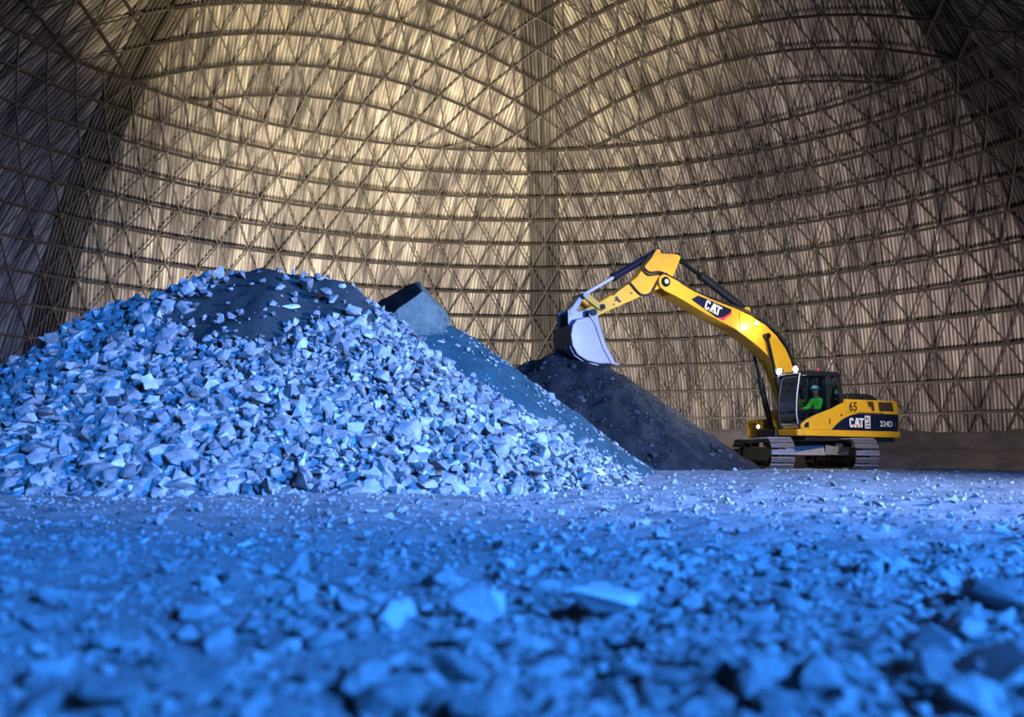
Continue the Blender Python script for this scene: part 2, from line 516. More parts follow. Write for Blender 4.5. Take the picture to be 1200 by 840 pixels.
# the floor
ys = np.concatenate([[-9, -6, -3, -1, 0.0, 0.5], np.geomspace(0.8, 100, 420)])
ts = np.linspace(-1, 1, 300)
GX = np.zeros((len(ys), len(ts))); GY = np.zeros_like(GX); GZ = np.zeros_like(GX)
def ground_z(x, y):
    z = float(ground_base(x, y))
    near = 1.0 / (1 + max(y, 0) / 6.0)
    z += fbm(x, y, 0.35, 2.0, 2) * 0.05
    z += fbm(x, y, 2.2, 8.0, 3) * 0.035 * (0.4 + near) * (1.0 + 0.9 * max(0, min(1, x / 2.0)))
    if y < 9: z += fbm(x, y, 8.0, 4.0, 2) * 0.016 * near
    return z
for a, y in enumerate(ys):
    w = 5.0 + 0.75 * abs(y)
    for b, t in enumerate(ts):
        x = t * w * (0.55 + 0.45 * abs(t)) if y > 1 else t * w
        GX[a, b] = x; GY[a, b] = y
        GZ[a, b] = ground_z(x, y) if y > -1 else 0
n0, n1 = GX.shape
ii = np.arange(n0 * n1).reshape(n0, n1)
Fg = np.stack([ii[:-1, :-1].ravel(), ii[:-1, 1:].ravel(), ii[1:, 1:].ravel(), ii[1:, :-1].ravel()], 1)
floor = mesh_np('floor', np.stack([GX.ravel(), GY.ravel(), GZ.ravel()], 1), Fg, M['ground'], smooth=True, colors=np.ones(n0 * n1))
tag(floor, 'dusty crushed stone floor under blue light', 'floor', kind='structure')

# bank of soil in front of the far wall
BK = [(-30, 40, 1.2), (-10, 42, 1.3), (6, 40.0, 1.75), (14, 37.6, 1.72), (22, 36.4, 1.72), (34, 34, 1.8), (48, 30, 1.8)]
def HB(x, y):
    hi = ridge(x, y, BK, 0.75, 0.7)
    lo = ridge(x, y, [(a, b - 1.9, 0.95) for a, b, c in BK], 0.42, 0.4)
    return np.where(np.hypot(np.asarray(x) - DC.x, np.asarray(y) - DC.y) < 40.9, np.maximum(hi, lo), -9.0)
bank = heap_mesh('soil_bank', HB, 4.0, 44, 28, 44, 0.22, M['bank'], 0.14, 13.0, None, 0.8)
tag(bank, 'long low grey soil bank in front of the dome wall behind the excavator', 'soil bank')

# ------------------------------------------------------------------ rocks
def rock_shape(seed, flat=0.6, npts=16, r0=0.8):
    rd = random.Random(seed)
    bm = bmesh.new()
    for i in range(npts):
        while True:
            p = Vector((rd.uniform(-1, 1), rd.uniform(-1, 1), rd.uniform(-1, 1)))
            if 0.3 < p.length < 1: break
        p = p.normalized() * rd.uniform(r0, 1.0)
        bm.verts.new((p.x * 0.5, p.y * 0.5 * rd.uniform(0.75, 1), p.z * 0.5 * flat))
    r = bmesh.ops.convex_hull(bm, input=list(bm.verts))
    junk = list({v for v in r['geom_interior'] + r['geom_unused'] if isinstance(v, bmesh.types.BMVert)})
    bmesh.ops.delete(bm, geom=junk, context='VERTS')
    bmesh.ops.triangulate(bm, faces=list(bm.faces))
    bm.verts.index_update()
    V = np.array([v.co[:] for v in bm.verts]); F = np.array([[v.index for v in f.verts] for f in bm.faces])
    bm.free()
    return V, F
SHAPES = [rock_shape(100 + i, random.uniform(0.35, 0.85), random.randint(9, 15)) for i in range(28)]
PEBBLES = [rock_shape(300 + i, random.uniform(0.5, 0.9), 8) for i in range(10)]
BIG = [rock_shape(500 + i, random.uniform(0.45, 0.75), 18) for i in range(14)]
def big_mesh(i, mat):
    V, F = BIG[i]
    me = bpy.data.meshes.new('rock_shape'); me.from_pydata(V.tolist(), [], F.tolist())
    bm = bmesh.new(); bm.from_mesh(me)
    bmesh.ops.dissolve_limit(bm, angle_limit=0.25, verts=list(bm.verts), edges=list(bm.edges))
    bmesh.ops.bevel(bm, geom=list(bm.edges), offset=0.025, segments=1, affect='EDGES', clamp_overlap=True)
    bm.to_mesh(me); bm.free(); me.update()
    me.materials.append(mat)
    return me
ROCKMESH = [big_mesh(i, M['rock']) for i in range(len(BIG))]
ROCKPALE = [big_mesh(i, M['palerock']) for i in range(len(BIG))]
ROCKDARK = [big_mesh(i, M['darkrock']) for i in range(len(BIG))]

def rand_rot(nrm, tilt):
    q = Vector((0, 0, 1)).rotation_difference(Vector(nrm))
    ax = Vector((random.uniform(-1, 1), random.uniform(-1, 1), random.uniform(-1, 1))).normalized()
    return Quaternion(ax, random.gauss(0, tilt)) @ q @ Quaternion((0, 0, 1), random.uniform(0, 2 * PI))
def normal_of(H, x, y, e=0.12):
    dx = (float(H(x + e, y)) - float(H(x - e, y))) / (2 * e); dy = (float(H(x, y + e)) - float(H(x, y - e))) / (2 * e)
    return Vector((-dx, -dy, 1)).normalized()
class Scatter:
    def __init__(self): self.V = []; self.F = []; self.T = []; self.n = 0
    def add(self, shape, loc, rot, s, tone):
        V, F = shape
        R = np.array(rot.to_matrix())
        self.V.append((V * s) @ R.T + np.array(loc)); self.F.append(F + self.n); self.n += len(V)
        self.T.append(np.full(len(V), tone))
    def build(self, name, mat):
        return mesh_np(name, np.concatenate(self.V), np.concatenate(self.F), mat, colors=np.concatenate(self.T))

def to_px(p):
    d = Vector(p) - CAM; z = d.dot(v_fwd)
    return 600 + F_PX * d.dot(c_right) / z, 420 - F_PX * d.dot(c_up) / z

# --- the big pile
cand = []
while len(cand) < 19000:
    x = random.uniform(-14.5, 3.3); y = random.uniform(10.2, 18.6)
    h = float(H1(x, y)); g = float(ground_base(x, y))
    if h < g - 0.10 or h > 4.3: continue
    dmp = damp(x, y, h)
    if random.random() < dmp * 0.95: continue
    px, py = to_px((x, y, h))
    if px < -60: continue
    left = max(0.0, min(1.0, (380 - px) / 380.0))
    fan = max(0.0, min(1.0, (px - 560) / 200.0))
    low = max(0.0, min(1.0, (2.2 - h) / 2.2))
    d = random.lognormvariate(math.log(0.096 + 0.048 * left + 0.03 * low * (1 - fan) - 0.045 * fan), 0.45)
    if random.random() < 0.03: d *= 1.6
    d = min(d, 0.5)
    cand.append((d, x, y, h, px, py))
    # a second, smaller stone fills the gap
cand.sort(key=lambda c: -c[0])
singles, rest = cand[:300], cand[300:]
def zone(px, py, h, x, y):
    if h < 0.75: return 'rocks along the foot of the big pile', 'angular rock at the foot of the big rubble pile beside the flat floor'
    if px < 230: return 'rocks on the left flank of the big pile', 'angular deep blue rock on the shaded left flank of the big rubble pile'
    if h > 2.7: return 'rocks near the crest of the big pile', 'angular rock on the upper part of the big rubble pile'
    if px > 480: return 'rocks on the right slope of the big pile', 'pale angular rock on the brightly lit right slope of the big rubble pile'
    return 'rocks on the middle face of the big pile', 'angular rock on the middle of the front face of the big rubble pile'
for d, x, y, h, px, py in singles:
    grp, lab = zone(px, py, h, x, y)
    o = bpy.data.objects.new('rock', random.choice(ROCKMESH)); link(o)
    nrm = normal_of(H1, x, y)
    o.location = Vector((x, y, h)) + nrm * d * 0.10
    o.rotation_mode = 'QUATERNION'; o.rotation_quaternion = rand_rot(nrm, 0.6)
    o.scale = (d * 1.15,) * 3
    tag(o, lab, 'rock', grp)
sc = Scatter()
for d, x, y, h, px, py in rest:
    nrm = normal_of(H1, x, y)
    sc.add(random.choice(SHAPES), Vector((x, y, h)) + nrm * d * random.uniform(-0.05, 0.6), rand_rot(nrm, 0.95), d * 1.15, random.choice((0.7, 0.0, 0.1, 0.2, 0.3, 0.35, 0.0, 0.05, -0.1, -0.1)))
o = sc.build('rubble', M['rock']); tag(o, 'countless smaller broken stones covering the big rubble pile', 'rubble', kind='stuff')
# --- scattered stones on the teal heap and the dark heap
sc = Scatter()
for q in range(1000):
    x = random.uniform(-3, 3.6); y = random.uniform(16.5, 22)
    h = float(H2(x, y))
    if h < 0.2 or (h > 3.2 and random.random() < 0.85): continue
    nrm = normal_of(H2, x, y)
    sc.add(random.choice(SHAPES), Vector((x, y, h)), rand_rot(nrm, 0.5), random.lognormvariate(math.log(0.09), 0.45), random.uniform(0, 0.35))
o = sc.build('loose_stones', M['rock']); tag(o, 'pale loose stones scattered over the teal heap of fines', 'stones', kind='stuff')
sc = Scatter()
for q in range(1700):
    x = random.uniform(-3, 8); y = random.uniform(20.8, 27)
    h = float(H3(x, y))
    if h < 0.1: continue
    nrm = normal_of(H3, x, y)
    sc.add(random.choice(SHAPES), Vector((x, y, h)), rand_rot(nrm, 0.5), random.lognormvariate(math.log(0.085), 0.5), random.uniform(-0.2, 0.5) )
o = sc.build('soil_clods', M['darkrock']); tag(o, 'dark clods and small stones covering the black soil heap', 'clods', kind='stuff')

# --- floor stones
def floor_hit(px, py):
    d = v_fwd + c_right * ((px - 600) / F_PX) - c_up * ((py - 420) / F_PX)
    t = -0.5 / d.z if d.z < -1e-4 else 60
    for it in range(8):
        p = CAM + d * t
        t += (ground_z(p.x, p.y) - p.z) / d.z if d.z < -1e-3 else 0
    return CAM + d * t
def free(x, y, m=0.02):
    return max(float(H1(x, y)), float(H2(x, y)), float(H3(x, y))) < float(ground_base(x, y)) + m
def clear_track(x, y):
    return not (7.7 < x < 11.5 and 26.9 < y < 32.2)
sc = Scatter()
for q in range(19000):
    y = math.exp(random.uniform(math.log(1.1), math.log(33)))
    x = random.uniform(-0.9, 0.9) * y
    if not free(x, y, 0.05) or not clear_track(x, y): continue
    s = random.lognormvariate(math.log(0.014 + 0.0032 * min(y, 12)), 0.5)
    if y < 5 and x > 0: s *= 1.25
    s = min(s, 0.16)
    sc.add(random.choice(PEBBLES), (x, y, ground_z(x, y) + s * 0.12), rand_rot((0, 0, 1), 0.5), s * 1.1, random.uniform(0, 0.35))
# dust-free gravel blanket close to the camera
for q in range(4600):
    y = math.exp(random.uniform(math.log(1.2), math.log(5.0)))
    x = random.uniform(-0.95, 0.95) * y
    s = min(0.12, random.lognormvariate(math.log(0.033), 0.5))
    if x < 0 and random.random() < 0.4: continue
    sc.add(random.choice(SHAPES), (x, y, ground_z(x, y) + s * 0.1), rand_rot((0, 0, 1), 0.4), s * 1.2, random.uniform(0, 0.35))
o = sc.build('gravel', M['rock']); tag(o, 'small loose gravel strewn over the floor', 'gravel', kind='stuff')

def stone(px, py, wpx, label, meshes=ROCKMESH, group=None, shape=None, sc=(1, 1, 1), rot=None, name='stone', sink=0.16):
    p = floor_hit(px, py)
    d = (p - CAM).dot(v_fwd)
    w = wpx * d / F_PX
    o = bpy.data.objects.new(name, meshes[shape if shape is not None else random.randrange(len(meshes))]); link(o)
    o.location = (p.x, p.y, p.z + w * sc[2] * sink)
    if rot is None: rot = (random.gauss(0, .25), random.gauss(0, .25), random.uniform(0, 6.28))
    o.rotation_euler = rot
    o.scale = (w * 1.1 * sc[0], w * 1.1 * sc[1], w * 1.1 * sc[2])
    return tag(o, label, 'stone', group)
# the stones one can point to
stone(716, 722, 118, 'large pale flat-topped stone in the middle of the near gravel', ROCKPALE, shape=1, sc=(1.15, .8, .5), sink=0.34, rot=(0.05, 0.1, 0.3))
stone(455, 738, 92, 'pale angular stone beside a dark hollow in the near gravel, left of the flat-topped stone', ROCKPALE, shape=2, sc=(1, .8, .7), sink=0.3)
stone(560, 732, 86, 'pale stone with a dark left side between two pale neighbours in the near gravel', ROCKPALE, shape=3, sc=(1, .8, .75), sink=0.3)
stone(62, 676, 36, 'dark stone standing alone on the smooth floor near the left edge', ROCKMESH, shape=4, sc=(1, .8, .9), sink=0.36)
stone(584, 645, 18, 'small black stone alone on the dusty floor before the big pile', ROCKDARK, shape=5, sink=0.36)
stone(70, 583, 16, 'small dark stone lying just off the left foot of the big pile', ROCKMESH, shape=6, sc=(1, 1, .9))
stone(1172, 712, 90, 'large smooth stone at the right edge of the near gravel', ROCKMESH, shape=7, sc=(1.2, .8, .6), sink=0.3)
stone(1186, 680, 40, 'upright dark-sided stone at the right edge behind the large smooth one', ROCKMESH, shape=8, sc=(.7, .7, 1))
stone(1024, 668, 44, 'stone casting a dark shadow on the open floor at right, beyond the near gravel', ROCKMESH, shape=9)
stone(1160, 800, 130, 'biggest blurred boulder in the bottom right corner', ROCKMESH, shape=10, sc=(1.1, .9, .7))
stone(285, 640, 22, 'pale flat stone on the smooth floor in front of the middle of the pile', ROCKPALE, shape=11, sc=(1, .8, .5))
stone(168, 636, 18, 'small pale stone on the smooth floor at left', ROCKPALE, shape=12, sc=(1, .8, .5))
# more floor stones of which nothing tells one from the other, in three belts
for q in range(150):
    py = random.uniform(672, 845); px = random.uniform(-10, 1210)
    if px < 330 and random.random() < 0.45: continue
    wp = random.uniform(0.18, 0.5) * (py - 560) * random.uniform(0.6, 1.0)
    stone(px, py, wp, 'blurred angular stone lying in the near gravel', ROCKMESH, 'blurred stones in the near gravel', sc=(1, .85, .75))
for q in range(80):
    py = random.uniform(590, 668); px = random.uniform(0, 1200)
    p = floor_hit(px, py)
    if not free(p.x, p.y): continue
    stone(px, py, random.uniform(6, 17) * (py - 520) / 100 + 2, 'small sharp stone lying on the open dusty floor', ROCKMESH, 'small stones on the open floor', sc=(1, .85, .8))

# distinctive stones on the pile
def pile_stone(px, py, wpx, label, meshes, shape, sc, rot, name='rock'):
    d = v_fwd + c_right * ((px - 600) / F_PX) - c_up * ((py - 420) / F_PX)
    t = 9.0
    while t < 19 and (CAM + d * t).z > float(H1((CAM + d * t).x, (CAM + d * t).y)): t += 0.02
    p = CAM + d * t
    w = wpx * t / F_PX
    o = bpy.data.objects.new(name, meshes[shape]); link(o)
    nrm = normal_of(H1, p.x, p.y)
    o.location = p + nrm * w * 0.1
    o.rotation_mode = 'QUATERNION'
    o.rotation_quaternion = Quaternion((0, 1, 0), rot) @ Vector((0, 0, 1)).rotation_difference(nrm) @ Quaternion((0, 0, 1), 0.4)
    o.scale = (w * sc[0] * 1.1, w * sc[1] * 1.1, w * sc[2] * 1.1)
    return tag(o, label, 'rock')
pile_stone(74, 548, 26, 'tall wedge-shaped rock leaning at the left foot of the pile', ROCKMESH, 3, (0.9, 1.5, 0.9), 0.5)
pile_stone(149, 491, 30, 'largest pale flat rock on the left flank of the pile', ROCKPALE, 1, (1.1, .8, .4), 0.2)
pile_stone(229, 454, 16, 'small pale round rock above the larger pale flat ones', ROCKPALE, 2, (1, 1, .5), 0.1)
pile_stone(151, 533, 16, 'pale rock low on the left flank, left of a close pair of pale rocks', ROCKPALE, 5, (1, .8, .6), 0.0)
pile_stone(179, 542, 15, 'left rock of a close pair of pale rocks near the pile foot', ROCKPALE, 6, (1, .8, .5), 0.1)
pile_stone(196, 545, 14, 'right rock of a close pair of pale rocks near the pile foot', ROCKPALE, 7, (1, .8, .5), 0.1)
pile_stone(210, 518, 20, 'pale rock in the middle of the left flank, above the close pale pair', ROCKPALE, 8, (1, .8, .5), -0.3)
pile_stone(386, 483, 28, 'white flat rock in the middle of the pile face', ROCKPALE, 9, (1, .8, .5), 0.0)
pile_stone(448, 504, 26, 'white rock on the bright part of the face, right of the white flat rock', ROCKPALE, 10, (1, .9, .6), 0.2)
pile_stone(423, 524, 34, 'long pale slab lying low on the bright pile face', ROCKPALE, 11, (1.2, .5, .35), 0.0)
pile_stone(698, 556, 26, 'rounded pale rock at the right tail of the pile', ROCKPALE, 12, (1, .9, .6), 0.0)
pile_stone(341, 361, 20, 'pale slab caught in the dark damp patch under the crest', ROCKPALE, 13, (1.2, .7, .35), 0.0)

# the block of packed earth on the crest of the teal heap
def at(px, py, Y):
    d = v_fwd + c_right * ((px - 600) / F_PX) - c_up * ((py - 420) / F_PX)
    return CAM + d * (Y / d.y)
mb = MB()
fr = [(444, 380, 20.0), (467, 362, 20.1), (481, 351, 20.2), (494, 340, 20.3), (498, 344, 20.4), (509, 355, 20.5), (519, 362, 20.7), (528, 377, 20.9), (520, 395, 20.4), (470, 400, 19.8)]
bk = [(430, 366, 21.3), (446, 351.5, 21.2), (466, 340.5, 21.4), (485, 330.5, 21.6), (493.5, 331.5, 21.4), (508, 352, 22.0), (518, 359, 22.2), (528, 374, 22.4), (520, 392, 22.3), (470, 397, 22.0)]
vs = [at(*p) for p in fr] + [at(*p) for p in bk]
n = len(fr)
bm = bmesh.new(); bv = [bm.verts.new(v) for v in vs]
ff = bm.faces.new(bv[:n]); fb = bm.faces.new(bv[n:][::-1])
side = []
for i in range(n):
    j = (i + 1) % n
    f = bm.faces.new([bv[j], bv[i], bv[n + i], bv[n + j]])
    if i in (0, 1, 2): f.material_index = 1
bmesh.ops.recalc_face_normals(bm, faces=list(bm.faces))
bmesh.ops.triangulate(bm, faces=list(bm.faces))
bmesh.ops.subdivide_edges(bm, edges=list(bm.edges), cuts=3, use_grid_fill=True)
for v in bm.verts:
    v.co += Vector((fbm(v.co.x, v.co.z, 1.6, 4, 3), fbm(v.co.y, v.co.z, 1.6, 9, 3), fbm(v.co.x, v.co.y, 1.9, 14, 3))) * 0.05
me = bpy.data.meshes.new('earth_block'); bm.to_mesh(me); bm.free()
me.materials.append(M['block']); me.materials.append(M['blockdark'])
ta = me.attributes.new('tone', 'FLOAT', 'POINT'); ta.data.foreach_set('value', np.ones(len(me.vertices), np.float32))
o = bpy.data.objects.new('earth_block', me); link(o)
tag(o, 'grey-green block of packed earth with its upper side painted dark as shade on top of the teal heap', 'earth block')

# ------------------------------------------------------------------ excavator
EXC = (9.6, 29.5, 0.22)
ex = empty('excavator', EXC, R_(203))
tag(ex, 'yellow tracked excavator reaching its bucket over the black soil heap', 'excavator')
UA = R_(67)     # undercarriage turned against the upper body
def under(o):
    o.rotation_euler = (0, 0, UA); return o
# --- tracks: local x along the track
TL, TRr, TZ = 1.86, 0.40, 0.47
def track_path(s):
    """s in 0..1 round the belt -> (x, z, outward angle)"""
    P = 2 * PI * TRr + 4 * TL; d = (s % 1.0) * P
    if d < 2 * TL: return (-TL + d, TZ - TRr, -PI / 2)
    d -= 2 * TL
    if d < PI * TRr:
        a = -PI / 2 + d / TRr; return (TL + TRr * math.cos(a), TZ + TRr * math.sin(a), a)
    d -= PI * TRr
    if d < 2 * TL: return (TL - d, TZ + TRr, PI / 2)
    d -= 2 * TL
    a = PI / 2 + d / TRr; return (-TL + TRr * math.cos(a), TZ + TRr * math.sin(a), a)
for side in (1, -1):
    yc = side * 1.25
    mb = MB(); N = 49
    for q in range(N):
        x, z, a = track_path((q + .5) / N)
        Mx = Matrix.Translation((x, yc, z)) @ Matrix.Rotation(-a, 4, 'Y')
        mb.box((0.025, 0, 0), (0.03, 0.70, 0.15), 0.006, Mx, seg=1)
        for gz in (-0.055, 0.0, 0.055):
            mb.box((0.056, 0, gz), (0.036, 0.69, 0.016), 0, Mx)
        mb.box((-0.03, 0.08, 0), (0.07, 0.04, 0.16), 0, Mx); mb.box((-0.03, -0.08, 0), (0.07, 0.04, 0.16), 0, Mx)
    tr = under(mb.build('track', M['track'], ex))
    mb = MB()
    mb.prism([(-1.75, 0.3), (1.6, 0.3), (1.7, 0.45), (1.5, 0.66), (-1.5, 0.68), (-1.8, 0.5)], yc - 0.17, yc + 0.17, bevel=0.03)
    mb.box((0, yc, 0.28), (3.1, 0.44, 0.10), 0.02)
    for gx in (-1.1, 0, 1.1): mb.box((gx, yc, 0.2), (0.5, 0.36, 0.1), 0.02)
    mb.build('track_frame', M['darksteel'], tr)
    mb = MB()
    mb.cyl((TL, yc - 0.12, TZ), (TL, yc + 0.12, TZ), TRr - 0.05, 28); mb.cyl((TL, yc - 0.2, TZ), (TL, yc + 0.2, TZ), 0.13, 16)
    mb.build('idler_wheel', M['darksteel'], tr)
    mb = MB()
    mb.cyl((-TL, yc - 0.06, TZ), (-TL, yc + 0.06, TZ), TRr - 0.10, 28); mb.cyl((-TL, yc - 0.22, TZ), (-TL, yc + 0.22, TZ), 0.2, 20)
    for q in range(20):
        a = 2 * PI * q / 20
        Mx = Matrix.Translation((-TL + math.cos(a) * (TRr - 0.08), yc, TZ + math.sin(a) * (TRr - 0.08))) @ Matrix.Rotation(-a, 4, 'Y')
        mb.box((0, 0, 0), (0.08, 0.10, 0.06), 0.01, Mx, seg=1)
    mb.build('drive_sprocket', M['darksteel'], tr)
    for q in range(8):
        mb = MB(); gx = -1.4 + 0.4 * q
        mb.cyl((gx, yc - 0.19, 0.19), (gx, yc + 0.19, 0.19), 0.105, 16); mb.cyl((gx, yc - 0.23, 0.19), (gx, yc + 0.23, 0.19), 0.05, 12)
        mb.build('track_roller', M['darksteel'], tr)
    for gx in (-0.7, 0.7):
        mb = MB(); mb.cyl((gx, yc - 0.12, 0.76), (gx, yc + 0.12, 0.76), 0.075, 16); mb.build('carrier_roller', M['darksteel'], tr)
mb = MB()
mb.prism([(-0.9, 0.42), (0.9, 0.42), (0.75, 0.72), (0.55, 0.8), (-0.55, 0.8), (-0.75, 0.72)], -0.7, 0.7, bevel=0.03)
for sx in (1, -1):
    for s_ in (1, -1):
        bm = bmesh.new()
        pts = [(sx * 0.3, s_ * 0.6, .45), (sx * 0.9, s_ * 0.5, .45), (sx * 0.9, s_ * 0.5, .74), (sx * 0.3, s_ * 0.6, .78),
               (sx * 0.85, s_ * 1.12, .42), (sx * 1.3, s_ * 1.12, .42), (sx * 1.3, s_ * 1.12, .64), (sx * 0.85, s_ * 1.12, .64)]
        v = [bm.verts.new(p) for p in pts]
        for f in ((0, 1, 2, 3), (4, 5, 6, 7), (0, 1, 5, 4), (1, 2, 6, 5), (2, 3, 7, 6), (3, 0, 4, 7)): bm.faces.new([v[i] for i in f])
        bmesh.ops.recalc_face_normals(bm, faces=list(bm.faces)); mb.bm(bm)
under(mb.build('carbody', M['dusty'], ex))
mb = MB()
mb.cyl((0, 0, 0.78), (0, 0, 0.93), 0.66, 40); mb.cyl((0, 0, 0.80), (0, 0, 0.86), 0.74, 40)
mb.build('slew_ring', M['darksteel'], ex)

# --- upper frame, sill and housing
def tail_poly(x_front, w, r=2.93, n=14):
    pts = [(x_front, -w), (x_front, w)]
    xc = r - 0.10
    pts += [(-(xc - 0.05), w), (-xc, w - 0.05)]
    for i in range(1, n):
        t = 1 - 2 * i / n
        pts.append((-(r - 0.10 * t * t), (w - 0.05) * t))
    pts += [(-xc, -(w - 0.05)), (-(xc - 0.05), -w)]
    return pts
mb = MB(); mb.prism(tail_poly(0.9, 1.30, 2.84), 0.86, 1.02, 'z', bevel=0.02)
mb.box((0.85, 0.0, 1.05), (1.0, 0.9, 0.34), 0.03)
mb.build('upper_frame', M['black'], ex)
mb = MB()
mb.prism([(1.27, 0.48), (1.27, 1.34), (1.2, 1.4), (-2.86, 1.4), (-2.88, 0.9), (0.2, 0.9), (0.2, 0.48)], 1.0, 1.2, 'z', bevel=0.025)
mb.prism([(0.95, -0.62), (0.95, -1.38), (-2.86, -1.38), (-2.88, -0.8), (0.2, -0.8), (0.2, -0.62)], 1.0, 1.2, 'z', bevel=0.025)
mb.build('side_sill', M['yellow'], ex)
mb = MB(); mb.prism(tail_poly(-0.58, 1.385), 1.2, 2.17, 'z', bevel=0.05, seg=3)
hood = mb.build('engine_housing', M['yellow'], ex)
mb = MB(); mb.prism(tail_poly(-2.12, 1.392, 2.95), 1.0, 1.99, 'z', bevel=0.05, seg=3)
mb.build('counterweight', M['yellow'], ex)
def plate(name, poly, y0, t, mat, parent, bevel=0.004, extra=None):
    mb = MB(); mb.prism(poly, y0, y0 + t, 'y', bevel=bevel, seg=1)
    if extra: extra(mb)
    return mb.build(name, mat, parent)
# curved yellow body side under the cab
swoosh = [(1.16, 1.2), (1.17, 1.30)]
def bez(p0, p1, p2, p3, n):
    return [tuple((1 - t) ** 3 * a + 3 * (1 - t) ** 2 * t * b + 3 * (1 - t) * t * t * c + t ** 3 * d for a, b, c, d in zip(p0, p1, p2, p3)) for t in [i / n for i in range(n + 1)]]
swoosh += bez((1.15, 1.35), (0.9, 1.56), (0.5, 1.66), (0.1, 1.80), 8) + bez((0.08, 1.81), (-0.2, 1.9), (-0.45, 2.0), (-0.6, 2.12), 5) + [(-0.62, 1.2)]
mb = MB(); mb.prism(swoosh, 1.28, 1.40, 'y', bevel=0.02)
mb.box((-0.35, 1.30, 1.5), (0.3, 0.1, 0.5), 0.01)
door = mb.build('body_side', M['yellow'], ex)
plate('air_vent', [(1.06, 1.25), (1.05, 1.31), (0.98, 1.40), (0.86, 1.42), (0.86, 1.25)], 1.398, 0.008, M['black'], door)
mb = MB(); mb.tube([(0.06, 1.405, 1.52), (0.06, 1.43, 1.53), (0.06, 1.43, 1.4), (0.06, 1.405, 1.39)], 0.012); mb.build('handle', M['black'], door)
mb = MB(); mb.cyl((-0.42, 1.40, 1.66), (-0.42, 1.415, 1.66), 0.03, 12); mb.build('latch', M['black'], door)
for xx in (-0.60, -2.11):
    mb = MB(); mb.box((xx, 1.386, 1.66), (0.012, 0.02, 0.9), 0); mb.build('panel_seam', M['black'], hood)
mb = MB(); mb.box((-1.4, 1.386, 1.765), (1.5, 0.02, 0.012), 0); mb.build('panel_seam', M['black'], hood)
# grilles
plate('vent_grille', [(-1.50, 2.12), (-1.76, 2.12), (-1.80, 1.83), (-1.68, 1.83), (-1.66, 1.95), (-1.56, 1.95)], 1.378, 0.018, M['grille'], hood)
def slats(mb):
    for i in range(7): mb.box((-2.27, 1.40, 1.87 + i * 0.035), (0.54, 0.01, 0.012), 0)
plate('vent_grille', [(-1.95, 2.12), (-2.54, 2.12), (-2.60, 1.83), (-1.99, 1.83)], 1.383, 0.016, M['grille'], hood, extra=slats)
# navy side panel with lettering
navy_poly = [(-0.02, 1.205)] + bez((-0.08, 1.26), (-0.3, 1.46), (-0.6, 1.66), (-1.15, 1.745), 9) + [(-2.77, 1.745), (-2.75, 1.205)]
side_panel = plate('side_panel', navy_poly, 1.397, 0.014, M['navy'], ex)

def text(name, s, size, origin, xdir, ydir, mat, parent, bold=0.0, xs=1.0, extrude=0.004):
    cu = bpy.data.curves.new(name + '_curve', 'FONT'); cu.body = s; cu.size = size; cu.offset = bold; cu.extrude = extrude
    cu.align_x = 'CENTER'; cu.align_y = 'CENTER'
    tmp = bpy.data.objects.new(name + '_tmp', cu); COL.objects.link(tmp)
    bpy.context.view_layer.update()
    dg = bpy.context.evaluated_depsgraph_get()
    me = bpy.data.meshes.new_from_object(tmp.evaluated_get(dg))
    bpy.data.objects.remove(tmp)
    X = Vector(xdir).normalized(); Y = Vector(ydir).normalized(); Z = X.cross(Y)
    Mx = Matrix.Identity(4)
    for i in range(3):
        Mx[i][0] = X[i] * xs; Mx[i][1] = Y[i]; Mx[i][2] = Z[i]; Mx[i][3] = origin[i]
    me.transform(Mx)
    me.materials.clear(); me.materials.append(mat)
    o = bpy.data.objects.new(name, me)
    return link(o, parent)
def cat_logo(center, xdir, ydir, h, parent):
    """heavy condensed C A T from strokes, with the small triangle under the A"""
    X = Vector(xdir).normalized(); Y = Vector(ydir).normalized(); Z = X.cross(Y)
    Mx = Matrix.Identity(4)
    for i in range(3):
        Mx[i][0] = X[i] * h; Mx[i][1] = Y[i] * h; Mx[i][2] = Z[i]; Mx[i][3] = center[i]
    mb = MB()
    def poly(p): mb.prism(p, -0.003, 0.005, 'z', M=Mx)
    # C
    outer = [(-0.50, 0.20), (-0.50, 0.34), (-0.58, 0.46), (-0.70, 0.5), (-0.86, 0.5), (-0.98, 0.46), (-1.06, 0.34), (-1.06, -0.34), (-0.98, -0.46), (-0.86, -0.5), (-0.70, -0.5), (-0.58, -0.46), (-0.50, -0.34), (-0.50, -0.16)]
    inner = [(-0.69, -0.16), (-0.69, -0.25), (-0.72, -0.31), (-0.84, -0.31), (-0.87, -0.25), (-0.87, 0.25), (-0.84, 0.31), (-0.72, 0.31), (-0.69, 0.25), (-0.69, 0.20)]
    m_ = len(inner)
    quads = [(0, 1, 9), (1, 2, 8), (2, 3, 8), (3, 4, 7), (4, 5, 6), (5, 6, 6), (6, 7, 5), (7, 8, 4), (8, 9, 3), (9, 10, 2), (10, 11, 1), (11, 12, 1), (12, 13, 0)]
    full = outer + inner
    poly(full)
    # A
    poly([(-0.44, -0.5), (-0.15, 0.5), (0.15, 0.5), (0.44, -0.5), (0.22, -0.5), (0.0, 0.18), (-0.22, -0.5)])
    poly([(-0.14, -0.2), (0.0, 0.22), (0.14, -0.2)])
    # T
    poly([(0.24, 0.5), (0.98, 0.5), (0.98, 0.3), (0.72, 0.3), (0.72, -0.5), (0.5, -0.5), (0.5, 0.3), (0.24, 0.3)])
    lo = mb.build('lettering', M['white'], parent)
    mb = MB(); mb.prism([(-0.24, -0.5), (0.0, -0.2), (0.24, -0.5)], -0.002, 0.007, 'z', M=Mx); mb.build('triangle_mark', M['orange'], parent)
    return lo
